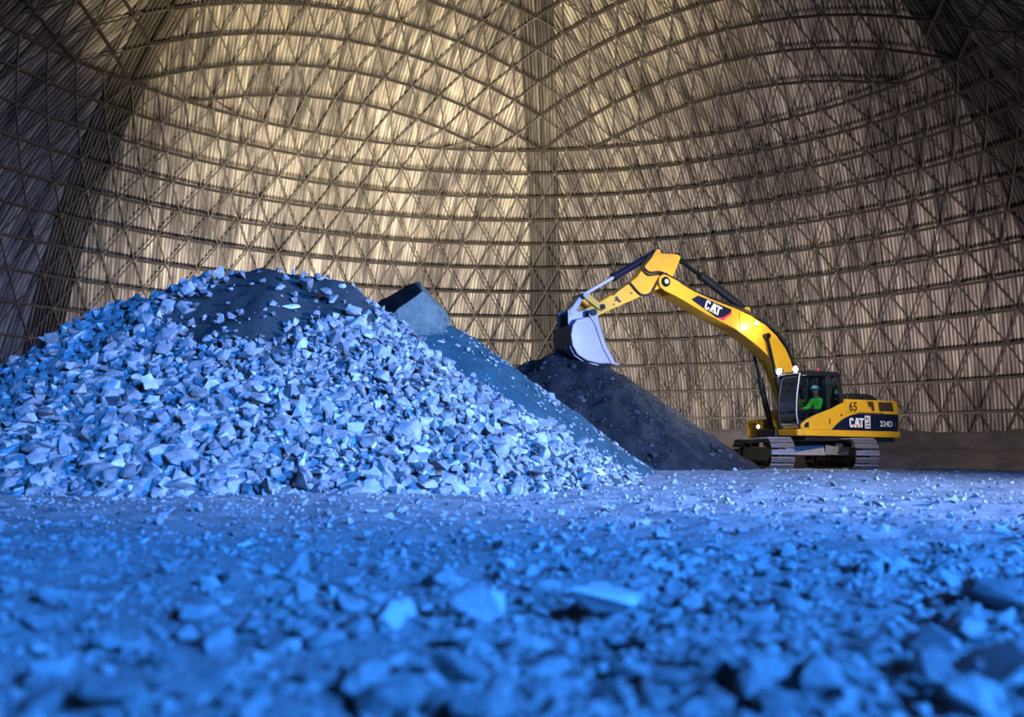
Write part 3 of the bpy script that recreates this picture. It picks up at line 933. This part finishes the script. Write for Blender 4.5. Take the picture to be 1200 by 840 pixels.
cat_logo((-1.04, 1.414, 1.44), (-1, 0, 0), (0, 0, 1), 0.29, side_panel)
mb = MB(); mb.box((-1.47, 1.413, 1.47), (0.22, 0.008, 0.40), 0); mb.build('white_badge', M['white'], side_panel)
mb = MB()
for (bx, bz, w_, h_) in ((-1.42, 1.58, .05, .10), (-1.51, 1.60, .06, .03), (-1.51, 1.54, .06, .03), (-1.43, 1.42, .07, .04), (-1.51, 1.45, .06, .08), (-1.43, 1.34, .07, .05), (-1.52, 1.34, .05, .07)):
    mb.box((bx, 1.417, bz), (w_, 0.006, h_), 0)
mb.build('badge_mark', M['navy'], side_panel)
text('lettering', '324D', 0.25, (-2.24, 1.416, 1.42), (-1, 0, 0), (0, 0, 1), M['white'], side_panel, 0.003, 0.95)
text('lettering', 'L', 0.18, (-2.62, 1.416, 1.41), (-1, 0, 0), (0, 0, 1), paint('blue_letter', (0.05, 0.12, 0.25)), side_panel, 0.004, 1.0)
text('number_mark', '65', 0.40, (-0.92, 1.389, 1.93), (-1, 0, 0), (0, 0, 1), M['black'], hood, 0.006, 0.85)
# things on the deck
mb = MB(); mb.tube([(-0.95, 0.55, 2.1), (-0.95, 0.55, 2.28), (-0.95, 0.55, 2.34)], 0.2, 20, radii=[0.18, 0.2, 0.12]); mb.tube([(-0.95, 0.55, 2.3), (-0.95, 0.55, 2.5), (-1.02, 0.55, 2.56)], 0.08, 14)
mb.build('air_intake', M['black'], ex)
mb = MB(); mb.prism([(-1.15, 2.16), (-1.2, 2.36), (-1.5, 2.42), (-2.2, 2.40), (-2.42, 2.3), (-2.45, 2.16)], -0.2, 0.85, 'y', bevel=0.04)
mb.build('engine_cover', M['black'], ex)
mb = MB(); mb.tube([(-1.2, -0.7, 2.15), (-1.2, -0.7, 2.55), (-1.3, -0.7, 2.62)], 0.07, 14); mb.build('exhaust_pipe', M['darksteel'], ex)
mb = MB(); mb.tube([(-0.75, 1.2, 2.15), (-0.75, 1.2, 2.3), (-1.1, 1.2, 2.3), (-1.1, 1.2, 2.15)], 0.018); mb.build('grab_rail', M['black'], ex)

# --- cab
CY0, CY1 = 0.50, 1.38
def wprof(z):  # windshield x at height
    pts = [(1.2, 1.16), (1.35, 1.25), (1.7, 1.30), (2.2, 1.27), (2.82, 1.15), (2.9, 1.1)]
    for (z0, x0), (z1, x1) in zip(pts[:-1], pts[1:]):
        if z <= z1: return x0 + (x1 - x0) * (z - z0) / (z1 - z0)
    return pts[-1][1]
mb = MB()
zs = [1.2, 1.35, 1.5, 1.7, 2.0, 2.3, 2.6, 2.82, 2.9]
for yy in (CY0 + 0.03, CY1 - 0.03):
    mb.tube([(wprof(z) - 0.02, yy, z) for z in zs], 0.04, 8)
    mb.tube([(0.03, yy, 1.2), (0.03, yy, 2.9)], 0.05, square=True)
    mb.tube([(-0.48, yy, 1.2), (-0.5, yy, 2.0), (-0.40, yy, 2.86)], 0.06, square=True)
    mb.tube([(wprof(2.9) - .02, yy, 2.88), (-0.40, yy, 2.9)], 0.05, square=True)
    mb.tube([(1.16, yy, 1.24), (-0.48, yy, 1.24)], 0.05, square=True)
mb.tube([(1.13, CY0, 1.24), (1.13, CY1, 1.24)], 0.05, square=True)
mb.tube([(-0.42, CY0, 2.86), (-0.42, CY1, 2.86)], 0.05, square=True)
mb.box((-0.50, 0.94, 1.62), (0.05, 0.86, 0.85), 0.01)
mb.box((0.33, 0.94, 1.215), (1.62, 0.86, 0.04), 0.005)
mb.box((0.33, CY0 + 0.02, 1.4), (1.62, 0.03, 0.36), 0)
# lower door skin follows the yellow side
mb.prism([(1.18, 1.22), (1.2, 1.42), (0.9, 1.52), (0.62, 1.62), (0.35, 1.70), (0.03, 1.80), (-0.48, 2.02), (-0.48, 1.22)], CY1 - 0.05, CY1 - 0.02, 'y')
cab = mb.build('cab', M['black'], ex)
mb = MB(); mb.prism([(1.2, 2.88), (1.14, 2.96), (0.9, 3.0), (-0.3, 3.0), (-0.47, 2.94), (-0.48, 2.88)], CY0 - 0.03, CY1 + 0.02, 'y', bevel=0.03)
mb.build('cab_roof', M['black'], cab)
mb = MB(); mb.box((1.2, 0.94, 2.885), (0.05, 0.94, 0.035), 0.012); mb.build('roof_visor', M['chrome'], cab)
mb = MB(); mb.tube([(wprof(z) + 0.01, CY1 - 0.01, z) for z in zs[1:]], 0.017, 8); mb.build('edge_trim', M['chrome'], cab)
# glass
bm = bmesh.new(); L0 = []; L1 = []
for z in zs: L0.append(bm.verts.new((wprof(z) - 0.015, CY0 + 0.05, z))); L1.append(bm.verts.new((wprof(z) - 0.015, CY1 - 0.05, z)))
for i in range(len(zs) - 1): bm.faces.new([L0[i], L0[i + 1], L1[i + 1], L1[i]])
mb = MB(); mb.bm(bm, smooth=True); mb.build('windshield', M['glass'], cab)
for (yy) in (CY1 - 0.03, CY0 + 0.03):
    mb = MB(); mb.add([(wprof(1.5) - 0.06, yy, 1.46), (wprof(1.9) - .06, yy, 1.9), (wprof(2.82) - .06, yy, 2.86), (0.07, yy, 2.87), (0.07, yy, 1.78), (0.6, yy, 1.62)], [list(range(6))])
    mb.build('side_window', M['glass'], cab)
    mb = MB(); mb.add([(-0.02, yy, 1.84), (-0.02, yy, 2.87), (-0.38, yy, 2.85), (-0.46, yy, 2.04)], [list(range(4))])
    mb.build('side_window', M['glass'], cab)
mb = MB(); mb.add([(-0.5, CY0 + .06, 2.06), (-0.5, CY1 - .06, 2.06), (-0.42, CY1 - .06, 2.84), (-0.42, CY0 + .06, 2.84)], [list(range(4))]); mb.build('rear_window', M['glass'], cab)
# seat and console
mb = MB(); mb.box((0.18, 0.94, 1.58), (0.52, 0.5, 0.14), 0.04); mb.box((0.2, 0.94, 1.38), (0.3, 0.3, 0.32), 0.02)
mb.prism([(-0.02, 1.62), (-0.16, 2.35), (-0.26, 2.35), (-0.16, 1.6)], 0.70, 1.18, 'y', bevel=0.03)
mb.prism([(-0.15, 2.36), (-0.17, 2.58), (-0.27, 2.58), (-0.26, 2.36)], 0.80, 1.08, 'y', bevel=0.03)
mb.build('operator_seat', M['seat'], cab)
for yy in (0.65, 1.23):
    mb = MB(); mb.box((0.32, yy, 1.72), (0.5, 0.11, 0.1), 0.02); mb.tube([(0.5, yy, 1.74), (0.53, yy, 1.88)], 0.014); mb.tube([(0.53, yy, 1.86), (0.54, yy, 1.95)], 0.026)
    mb.build('control_lever', M['seat'], cab)
mb = MB(); mb.box((0.98, 0.62, 2.12), (0.05, 0.16, 0.22), 0.01); mb.tube([(1.0, 0.58, 1.25), (0.99, 0.6, 2.05)], 0.015); mb.build('monitor', M['seat'], cab)
mb = MB(); mb.box((-0.3, CY1 - 0.045, 2.38), (0.09, 0.006, 0.11), 0); mb.build('window_sticker', M['hat'], cab)
# roof lamps
def lamp(name, p, d, r, parent):
    p = Vector(p); d = Vector(d).normalized()
    mb = MB(); mb.tube([p - d * 0.12, p - d * 0.04, p], r, 16, radii=[r * 0.6, r * 1.1, r * 1.15]); mb.tube([p - d * 0.06, p - d * 0.06 - Vector((0, 0, r + 0.05))], 0.015)
    h = mb.build(name, M['black'], parent)
    return h, p + d * 0.004, d
def lens(p, d, r, parent, mat):
    mb = MB(); mb.cyl(p, p + d * 0.012, r, 16); return mb.build('lamp_lens', mat, parent)
for yy in (0.56, 1.28):
    h, p, d = lamp('work_light', (1.22, yy, 3.02), (1, 0.15, -0.12), 0.085, ex); lens(p, d, 0.085, h, M['lamp'])
h, p, d = lamp('work_light', (1.1, 0.36, 2.98), (1, 0.15, -0.1), 0.05, ex); lens(p, d, 0.045, h, M['lamp'])
mb = MB(); mb.cyl((0.3, 1.2, 3.0), (0.3, 1.2, 3.1), 0.045, 14); mb.build('beacon', M['red'], cab)

# --- right front box with steps and marker
mb = MB(); mb.box((0.62, -1.02, 1.26), (0.76, 0.70, 0.54), 0.03); mb.box((0.62, -1.02, 1.55), (0.7, 0.64, 0.04), 0.01)
tb = mb.build('tool_box', M['yellow'], ex)
mb = MB(); mb.box((0.8, -0.66, 1.36), (0.18, 0.02, 0.02), 0); mb.box((0.62, -0.665, 1.22), (0.7, 0.012, 0.012), 0); mb.build('hinge_line', M['black'], tb)
mb = MB(); mb.tube([(1.02, -1.3, 1.05), (1.05, -1.3, 1.5), (1.05, -0.8, 1.5), (1.02, -0.8, 1.05)], 0.02); mb.build('grab_rail', M['yellow'], tb)
h, p, d = lamp('marker_light', (1.02, -0.78, 1.33), (0.8, 0.6, 0), 0.06, ex); lens(p, d, 0.06, h, M['marker'])
mb = MB(); mb.box((-0.1, -1.05, 1.55), (0.7, 0.62, 0.7), 0.04); mb.build('fuel_tank', M['yellow'], ex)

# --- boom
btop = [(5.06, 5.66), (4.78, 5.59), (4.2, 5.34), (3.48, 5.13), (2.62, 4.92), (2.07, 4.74), (1.51, 4.48), (1.08, 4.16), (0.76, 3.80), (0.54, 3.40), (0.40, 2.95), (0.22, 2.3), (0.10, 1.86)]
bbot = [(0.14, 1.66), (0.34, 1.58), (0.52, 1.70), (0.72, 2.2), (1.08, 3.05), (1.34, 3.43), (1.8, 3.77), (2.28, 4.05), (2.7, 4.28), (3.78, 4.68), (4.63, 5.05), (5.0, 5.2)]
mb = MB(); mb.prism(btop + bbot, -0.30, 0.30, 'y', bevel=0.02)
def disc(c, r, n=20): return [(c[0] + r * math.cos(2 * PI * i / n), c[1] + r * math.sin(2 * PI * i / n)) for i in range(n)]
PIN = (5.24, 5.54)
for s_ in (1, -1):
    e = [(4.7, 5.57), (5.1, 5.72), (5.3, 5.77), (5.44, 5.68), (5.47, 5.52), (5.40, 5.36), (5.25, 5.27), (4.9, 5.15), (4.6, 5.03)]
    mb.prism(e, s_ * 0.235, s_ * 0.315, 'y', bevel=0.01)
# weld rib along side and bracket for the stick cylinder
for s_ in (1, -1):
    mb.prism([(1.86, 4.66), (2.0, 5.02), (2.14, 5.04), (2.4, 4.86)], s_ * 0.09, s_ * 0.15, 'y', bevel=0.01)
boom = mb.build('boom', M['yellow'], ex)
mb = MB(); mb.cyl((PIN[0], -0.37, PIN[1]), (PIN[0], 0.37, PIN[1]), 0.11, 20); mb.cyl((PIN[0], -0.35, PIN[1]), (PIN[0], 0.35, PIN[1]), 0.15, 24); mb.build('pivot_pin', M['blackrod'], boom)
mb = MB(); mb.cyl((PIN[0], 0.36, PIN[1]), (PIN[0], 0.39, PIN[1]), 0.075, 20); mb.build('pin_cap', M['chrome'], boom)
mb = MB(); mb.cyl((1.57, -0.5, 4.12), (1.57, 0.5, 4.12), 0.085, 20); mb.build('pivot_pin', M['blackrod'], boom)
dec = [(4.32, 5.08), (4.06, 5.22), (2.83, 4.88), (2.84, 4.74), (3.16, 4.52), (3.42, 4.60)]
dp = plate('boom_decal', dec, 0.298, 0.008, M['navy'], boom, 0)
plate('decal_corner', [(2.835, 4.80), (2.84, 4.73), (3.16, 4.51), (3.36, 4.58), (3.15, 4.615)], 0.303, 0.008, M['red'], dp, 0)
bd = Vector((-0.93, 0, -0.345)).normalized()
cat_logo((3.50, 0.308, 4.87), bd, Vector((0, 1, 0)).cross(bd), 0.30, dp)
h, p, d = lamp('boom_light', (1.95, 0.40, 4.50), (0.6, 0.8, 0.0), 0.06, ex); lens(p, d, 0.055, h, M['lamp'])
mb = MB(); mb.box((2.52, 0.302, 4.56), (0.012, 0.01, 0.56), 0, Matrix.Identity(4)); mb.build('weld_seam', M['grille'], boom)

def ram(name, a, b, r, frac, y, rodmat, parent=ex, barrel=M['black']):
    """hydraulic cylinder: barrel from a, rod out to b"""
    a = Vector((a[0], y, a[1])); b = Vector((b[0], y, b[1])); m_ = a.lerp(b, frac)
    mb = MB(); mb.cyl(a, m_, r, 20); mb.cyl(a.lerp(b, frac - 0.03), a.lerp(b, frac + 0.005), r * 1.2, 20)
    mb.tube([a + Vector((0, -r * 1.05, 0)), a + Vector((0, r * 1.05, 0))], r * 1.25, 18)
    # feed pipe beside the barrel
    mb.tube([a.lerp(b, 0.06) + Vector((0, r * 0.5, r * 1.1)), a.lerp(b, frac - 0.05) + Vector((0, r * 0.5, r * 1.1))], r * 0.2, 8)
    o = mb.build(name, barrel, parent)
    mb = MB(); mb.cyl(m_, b, r * 0.55, 18); mb.tube([b + Vector((0, -r, 0)), b + Vector((0, r, 0))], r * 1.0, 18)
    mb.build('piston_rod', rodmat, o)
    return o
for s_ in (1, -1):
    ram('boom_cylinder', (0.78, 1.20), (1.57, 4.12), 0.09, 0.56, s_ * 0.405, M['blackrod'])
ram('stick_cylinder', (2.02, 4.93), (4.66, 6.42), 0.115, 0.66, 0.0, M['blackrod'])
# --- stick
stick = [(5.36, 6.42), (4.72, 6.46), (4.60, 6.40), (4.66, 6.22), (4.86, 5.80), (5.02, 5.50), (5.20, 5.38), (5.46, 5.32), (5.97, 5.08), (6.96, 4.62), (7.72, 4.24), (7.90, 4.24), (8.0, 4.36), (7.96, 4.5), (7.70, 4.64), (7.33, 4.83), (6.64, 5.26), (6.16, 5.62), (5.95, 5.90), (5.60, 6.30)]
mb = MB(); mb.prism(stick, -0.20, 0.20, 'y', bevel=0.02)
for s_ in (1, -1):
    mb.prism([(5.24, 6.36), (5.30, 6.56), (5.42, 6.56), (5.6, 6.28)], s_ * 0.08, s_ * 0.14, 'y', bevel=0.01)
st = mb.build('stick', M['yellow'], ex)
mb = MB(); mb.cyl((7.87, -0.66, 4.38), (7.87, 0.66, 4.38), 0.075, 18); mb.cyl((7.87, 0.64, 4.38), (7.87, 0.68, 4.38), 0.10, 18); mb.build('bucket_pin', M['blackrod'], st)
mb = MB(); mb.cyl((7.39, -0.30, 4.62), (7.39, 0.34, 4.62), 0.085, 18); mb.build('link_pin', M['blackrod'], st)
ram('bucket_cylinder', (5.36, 6.48), (7.92, 4.94), 0.105, 0.58, 0.0, M['chrome'], barrel=M['navy'])
mb = MB()
for s_ in (1, -1):
    mb.prism([(7.30, 4.58), (7.34, 4.70), (7.48, 4.74), (7.9, 5.02), (8.02, 5.0), (8.04, 4.88), (7.94, 4.82), (7.5, 4.55), (7.38, 4.52)], s_ * 0.23, s_ * 0.30, 'y', bevel=0.012)
mb.build('guide_link', M['yellow'], ex)
mb = MB()
mb.cyl((7.95, -0.33, 4.92), (7.95, 0.34, 4.92), 0.085, 18)
mb.prism([(7.88, 4.9), (7.95, 5.0), (8.04, 4.94), (8.42, 4.42), (8.36, 4.3), (8.24, 4.32)], -0.16, 0.16, 'y', bevel=0.02)
mb.cyl((8.34, -0.34, 4.36), (8.34, 0.34, 4.36), 0.07, 18)
mb.build('bucket_link', M['steel'], ex)
# --- bucket: side plates, rolled shell, ears, lip with teeth
BW = 0.58
shell = [(7.16, 2.96), (7.6, 2.93), (8.05, 3.0), (8.34, 3.16), (8.50, 3.40), (8.55, 3.70), (8.50, 3.98), (8.36, 4.16), (8.08, 4.24), (7.78, 4.24)]
mb = MB()
th = 0.035
inner = [(x + (7.95 - x) * 0.045, z + (3.55 - z) * 0.045) for x, z in shell]
for i in range(len(shell) - 1):
    (x0, z0), (x1, z1) = shell[i], shell[i + 1]; (u0, w0), (u1, w1) = inner[i], inner[i + 1]
    vs = [(x0, -BW, z0), (x1, -BW, z1), (u1, -BW, w1), (u0, -BW, w0), (x0, BW, z0), (x1, BW, z1), (u1, BW, w1), (u0, BW, w0)]
    mb.add(vs, [(0, 1, 5, 4), (3, 7, 6, 2), (0, 3, 2, 1), (4, 5, 6, 7), (0, 4, 7, 3), (1, 2, 6, 5)])
for s_ in (1, -1):
    mb.prism(shell, s_ * BW, s_ * (BW - 0.03), 'y')
    # thick cutting edge down the mouth
    mb.prism([(7.10, 2.93), (7.26, 2.93), (7.56, 3.42), (7.80, 4.02), (8.0, 4.30), (7.98, 4.44), (7.84, 4.48), (7.72, 4.40), (7.66, 4.1), (7.46, 3.52)], s_ * (BW - 0.035), s_ * (BW + 0.03), 'y', bevel=0.01)
bucket = mb.build('bucket', M['steel'], ex)
for s_ in (1, -1):
    mb = MB()
    mb.prism([(7.74, 4.2), (7.72, 4.42), (7.82, 4.54), (7.98, 4.5), (8.2, 4.42), (8.42, 4.54), (8.54, 4.42), (8.52, 4.02), (8.4, 3.9), (8.1, 4.1)], s_ * 0.27, s_ * 0.35, 'y', bevel=0.012)
    mb.cyl((7.87, s_ * 0.26, 4.38), (7.87, s_ * 0.38, 4.38), 0.13, 18)
    mb.cyl((8.38, s_ * 0.26, 4.40), (8.38, s_ * 0.38, 4.40), 0.10, 18)
    mb.build('hinge_ear', M['steel'], bucket)
for q in range(5):
    yy = -0.5 + 0.25 * q
    mb = MB(); mb.prism([(7.3, 2.93), (7.3, 3.01), (7.12, 3.01), (6.92, 2.93), (7.12, 2.91)], yy - 0.06, yy + 0.06, 'y', bevel=0.01); mb.build('bucket_tooth', M['steel'], bucket)
for yy in (-0.42, -0.14, 0.14, 0.42):
    mb = MB()
    for (a, b) in zip(shell[1:4], shell[2:5]):
        p0 = Vector((a[0], yy, a[1])); p1 = Vector((b[0], yy, b[1])); c = Vector((7.95, yy, 3.55))
        p0 += (p0 - c).normalized() * 0.012; p1 += (p1 - c).normalized() * 0.012
        mb.tube([p0, p1], 0.045, square=True)
    mb.build('wear_bar', M['steel'], bucket)
# --- hoses
def hose(pts, r=0.028, name='hydraulic_hose', parent=ex, n=24):
    P = [Vector(p) for p in pts]; out = []
    for i in range(len(P) - 1):
        p0 = P[max(i - 1, 0)]; p1 = P[i]; p2 = P[i + 1]; p3 = P[min(i + 2, len(P) - 1)]
        for q in range(6):
            t = q / 6
            out.append(0.5 * ((2 * p1) + (p2 - p0) * t + (2 * p0 - 5 * p1 + 4 * p2 - p3) * t * t + (3 * p1 - p0 - 3 * p2 + p3) * t ** 3))
    out.append(P[-1])
    mb = MB(); mb.tube(out, r, 8); return mb.build(name, M['rubber'], parent)
for q, yy in enumerate((0.22, 0.08, -0.08)):
    hose([(0.05, yy, 2.2), (0.28, yy, 3.0), (0.44, yy, 3.46), (0.68, yy, 3.92), (1.02, yy, 4.27), (1.46, yy, 4.56), (2.04, yy, 4.83), (2.6, yy, 4.99), (3.4, yy, 5.17)], 0.045)
hose([(3.4, 0.22, 5.17), (4.2, 0.2, 5.40), (4.6, 0.2, 5.62), (5.0, 0.22, 5.74), (5.2, 0.24, 5.76)], 0.03)
hose([(5.15, 0.26, 5.80), (5.35, 0.28, 5.72), (5.62, 0.27, 5.30), (5.75, 0.27, 5.12), (6.05, 0.25, 5.10), (6.35, 0.24, 5.35), (6.42, 0.23, 5.42)], 0.035)
hose([(5.05, 0.24, 5.72), (5.4, 0.27, 5.78), (5.8, 0.26, 5.72), (6.02, 0.23, 5.95), (5.85, 0.2, 6.18), (5.7, 0.12, 6.35)], 0.022)
hose([(5.0, 0.22, 5.75), (5.4, 0.28, 5.84), (5.76, 0.27, 5.80), (5.93, 0.23, 5.98), (5.74, 0.2, 6.28)], 0.022)
hose([(6.42, 0.215, 5.42), (6.6, 0.215, 5.33), (7.0, 0.215, 5.0)], 0.02)
for (a, b) in ((6.2, 5.2), (6.35, 5.12), (6.9, 4.86), (6.95, 4.74)):
    mb = MB(); mb.box((a, 0.205, b), (0.05, 0.02, 0.05), 0.005); mb.build('hose_clamp', M['black'], st)
mb = MB(); mb.prism([(6.86, 4.86), (6.92, 4.95), (6.84, 5.0), (6.78, 4.92), (6.70, 4.84), (6.76, 4.80)], 0.2, 0.208, 'y'); mb.build('worn_mark', M['black'], st)

# ------------------------------------------------------------------ the operator
person = empty('person', (0, 0, 0))
Mroot = Matrix.Translation(EXC) @ Matrix.Rotation(R_(203), 4, 'Z')
person.matrix_world = Mroot @ Matrix.Translation((0.16, 0.94, 1.65))
tag(person, 'person in green hi-vis jacket and light blue hard hat seated in the excavator cab', 'person')
def skin_mesh(name, nodes, edges, mat, root=0, sub=2, parent=None):
    me = bpy.data.meshes.new(name)
    me.from_pydata([n[0] for n in nodes], edges, [])
    o = bpy.data.objects.new(name, me); link(o, parent)
    md = o.modifiers.new('skin', 'SKIN'); md.use_smooth_shade = True
    sv = me.skin_vertices
    if not sv:
        bm = bmesh.new(); bm.from_mesh(me); bm.verts.layers.skin.verify(); bm.to_mesh(me); bm.free()
        sv = me.skin_vertices
    for i, n in enumerate(nodes):
        r = n[1]
        sv[0].data[i].radius = r if isinstance(r, tuple) else (r, r)
        sv[0].data[i].use_root = (i == root)
    sd = o.modifiers.new('sub', 'SUBSURF'); sd.levels = sub; sd.render_levels = sub
    me.materials.append(mat)
    return o
# joints: x forward, y left, z up, origin at the seat
N = [((0.0, 0, 0.08), (0.15, 0.12)), ((-0.03, 0, 0.28), (0.14, 0.11)), ((-0.04, 0, 0.46), (0.16, 0.12)), ((-0.03, 0, 0.56), (0.07, 0.07)), ((0.0, 0, 0.64), (0.06, 0.065)), ((0.01, 0, 0.74), (0.085, 0.10)), ((0.01, 0, 0.84), (0.075, 0.09))]
Eg = [(0, 1), (1, 2), (2, 3), (3, 4), (4, 5), (5, 6)]
for s_ in (1, -1):
    b = len(N)
    N += [((-0.03, s_ * 0.19, 0.48), 0.065), ((0.10, s_ * 0.25, 0.24), 0.05), ((0.33, s_ * 0.27, 0.20), 0.036), ((0.40, s_ * 0.275, 0.21), (0.035, 0.02))]
    Eg += [(2, b), (b, b + 1), (b + 1, b + 2), (b + 2, b + 3)]
    b = len(N)
    N += [((0.10, s_ * 0.10, 0.08), 0.09), ((0.46, s_ * 0.13, 0.10), 0.07), ((0.56, s_ * 0.13, -0.18), 0.05), ((0.56, s_ * 0.13, -0.34), 0.04), ((0.70, s_ * 0.13, -0.37), 0.035)]
    Eg += [(0, b), (b, b + 1), (b + 1, b + 2), (b + 2, b + 3), (b + 3, b + 4)]
body = skin_mesh('body', N, Eg, M['skin'], 0, 2, person)
# fingers curled round the levers, thumbs, nose and ears
for s_ in (1, -1):
    for q, (dy, L) in enumerate(((-0.028, 0.9), (-0.009, 1.0), (0.010, 0.95), (0.028, 0.75))):
        y = s_ * 0.275 + dy
        skin_mesh('finger', [((0.41, y, 0.215), 0.009), ((0.41 + 0.04 * L, y, 0.225), 0.009), ((0.41 + 0.06 * L, y, 0.20), 0.008), ((0.41 + 0.045 * L, y, 0.18), 0.007)], [(0, 1), (1, 2), (2, 3)], M['skin'], 0, 1, person)
    y = s_ * 0.275
    skin_mesh('thumb', [((0.385, y - s_ * 0.03, 0.22), 0.011), ((0.41, y - s_ * 0.055, 0.235), 0.010), ((0.44, y - s_ * 0.05, 0.235), 0.008)], [(0, 1), (1, 2)], M['skin'], 0, 1, person)
mb = MB(); mb.tube([(0.10, 0, 0.79), (0.125, 0, 0.755), (0.10, 0, 0.745)], 0.014, 8); mb.build('nose', M['skin'], person)
for s_ in (1, -1):
    mb = MB(); mb.box((0.095, s_ * 0.035, 0.785), (0.015, 0.026, 0.012), 0.004); mb.build('eye', M['hair'], person)
    mb = MB(); mb.box((0.0, s_ * 0.088, 0.765), (0.03, 0.018, 0.055), 0.007); mb.build('ear', M['skin'], person)
mb = MB(); mb.box((0.098, 0, 0.715), (0.012, 0.05, 0.010), 0.003); mb.build('mouth', M['red'], person)
J = [((0.0, 0, 0.12), (0.17, 0.14)), ((-0.03, 0, 0.28), (0.16, 0.13)), ((-0.04, 0, 0.46), (0.18, 0.135)), ((-0.03, 0, 0.55), (0.085, 0.08))]
Je = [(0, 1), (1, 2), (2, 3)]
for s_ in (1, -1):
    b = len(J); J += [((-0.03, s_ * 0.19, 0.48), 0.08), ((0.10, s_ * 0.25, 0.24), 0.065), ((0.30, s_ * 0.268, 0.205), 0.05)]
    Je += [(2, b), (b, b + 1), (b + 1, b + 2)]
skin_mesh('jacket', J, Je, M['hivis'], 0, 2, person)
T = [((0.0, 0, 0.07), (0.16, 0.12))]; Te = []
for s_ in (1, -1):
    b = len(T); T += [((0.10, s_ * 0.10, 0.08), 0.10), ((0.46, s_ * 0.13, 0.10), 0.08), ((0.56, s_ * 0.13, -0.18), 0.06), ((0.56, s_ * 0.13, -0.31), 0.055)]
    Te += [(0, b), (b, b + 1), (b + 1, b + 2), (b + 2, b + 3)]
skin_mesh('trousers', T, Te, M['trouser'], 0, 2, person)
bm = bmesh.new(); bmesh.ops.create_uvsphere(bm, u_segments=24, v_segments=14, radius=1)
bmesh.ops.delete(bm, geom=[v for v in bm.verts if v.co.z < -0.05], context='VERTS')
mb = MB(); mb.bm(bm, smooth=True, M=Matrix.Translation((0.0, 0, 0.83)) @ Matrix.Diagonal((0.13, 0.115, 0.12, 1)))
mb.prism([(0.20 * math.cos(a) if abs(a) < 1.2 else 0.13 * math.cos(a), 0.118 * math.sin(a)) for a in [2 * PI * i / 24 - PI for i in range(24)]], 0.825, 0.837, 'z')
mb.build('hard_hat', M['hat'], person)

# ------------------------------------------------------------------ lights
def aim(o, p, t):
    o.location = p
    o.rotation_euler = (Vector(t) - Vector(p)).to_track_quat('-Z', 'Y').to_euler()
def area(name, p, t, sx, sy_, col, e, spread=180):
    d = bpy.data.lights.new(name, 'AREA'); d.shape = 'RECTANGLE'; d.size = sx; d.size_y = sy_; d.color = col; d.energy = e; d.spread = R_(spread)
    o = bpy.data.objects.new(name, d); link(o); aim(o, p, t); return o
def spot(name, p, t, ang, col, e, r=0.3, blend=0.5):
    d = bpy.data.lights.new(name, 'SPOT'); d.spot_size = R_(ang); d.spot_blend = blend; d.color = col; d.energy = e; d.shadow_soft_size = r
    o = bpy.data.objects.new(name, d); link(o); aim(o, p, t); return o
def point(name, p, col, e, r=0.1):
    d = bpy.data.lights.new(name, 'POINT'); d.color = col; d.energy = e; d.shadow_soft_size = r
    o = bpy.data.objects.new(name, d); link(o); o.location = p; return o
# blue dusk through the entrance behind the camera, and a cool flood lamp at its right side
area('dusk_light', (17, -13, 11.0), (0, 14, 0), 6, 4, (0.035, 0.26, 1.0), 3600, 60)
spot('flood_light', (22, 1.5, 5.2), (2.2, 16.6, 1.3), 57, (0.42, 0.56, 1.0), 58000, 0.25, 1.0)
# warm lamps on the ground inside the dome washing the cladding
spot('wall_wash', (-15, 58, 1.0), (-9, 84, 10), 150, (1.0, 0.89, 0.74), 62000, 0.2, 0.9)
spot('wall_wash', (-4, 40, 1.5), (-6, 67, 36), 74, (1.0, 0.82, 0.46), 130000, 0.3, 0.9)
spot('wall_wash', (30, 48, 1.2), (8, 84, 14), 130, (0.95, 0.79, 0.80), 25000, 0.2, 0.9)
# added unseen fill lights for the machine, its arm and the bank
spot('machine_fill', (13, 9, 11), (8.0, 28.2, 3.5), 31, (1.0, 0.80, 0.50), 17000, 0.4, 0.7)
spot('arm_fill', (10, 8, 12), (4.2, 27.0, 6.1), 13, (1.0, 0.80, 0.5), 9000, 0.3, 0.6)  # extra spot, no visible source, to warm the stick
spot('bank_fill', (30, 14, 9), (19, 37, 1.4), 44, (1.0, 0.84, 0.78), 4500, 0.3, 0.8)  # unseen spot added to brighten the soil bank
def exw(p): return Mroot @ Vector(p)
for yy in (0.56, 1.28):
    spot('cab_beam', exw((1.30, yy, 3.02)), exw((6, yy + 0.3, 3.4)), 80, (0.9, 0.95, 1.0), 500, 0.08, 0.6)
point('boom_glow', exw((2.1, 0.66, 4.42)), (1.0, 0.95, 0.85), 22, 0.06)
point('cab_dome_light', exw((0.6, 0.94, 2.78)), (0.75, 0.95, 0.9), 5, 0.05)

w = bpy.data.worlds.new('world'); scene.world = w; w.use_nodes = True
bg = w.node_tree.nodes['Background']; bg.inputs[0].default_value = (0.05, 0.12, 0.4, 1); bg.inputs[1].default_value = 0.06

scene.view_settings.view_transform = 'Standard'
scene.view_settings.look = 'None'
scene.view_settings.exposure = 0.0
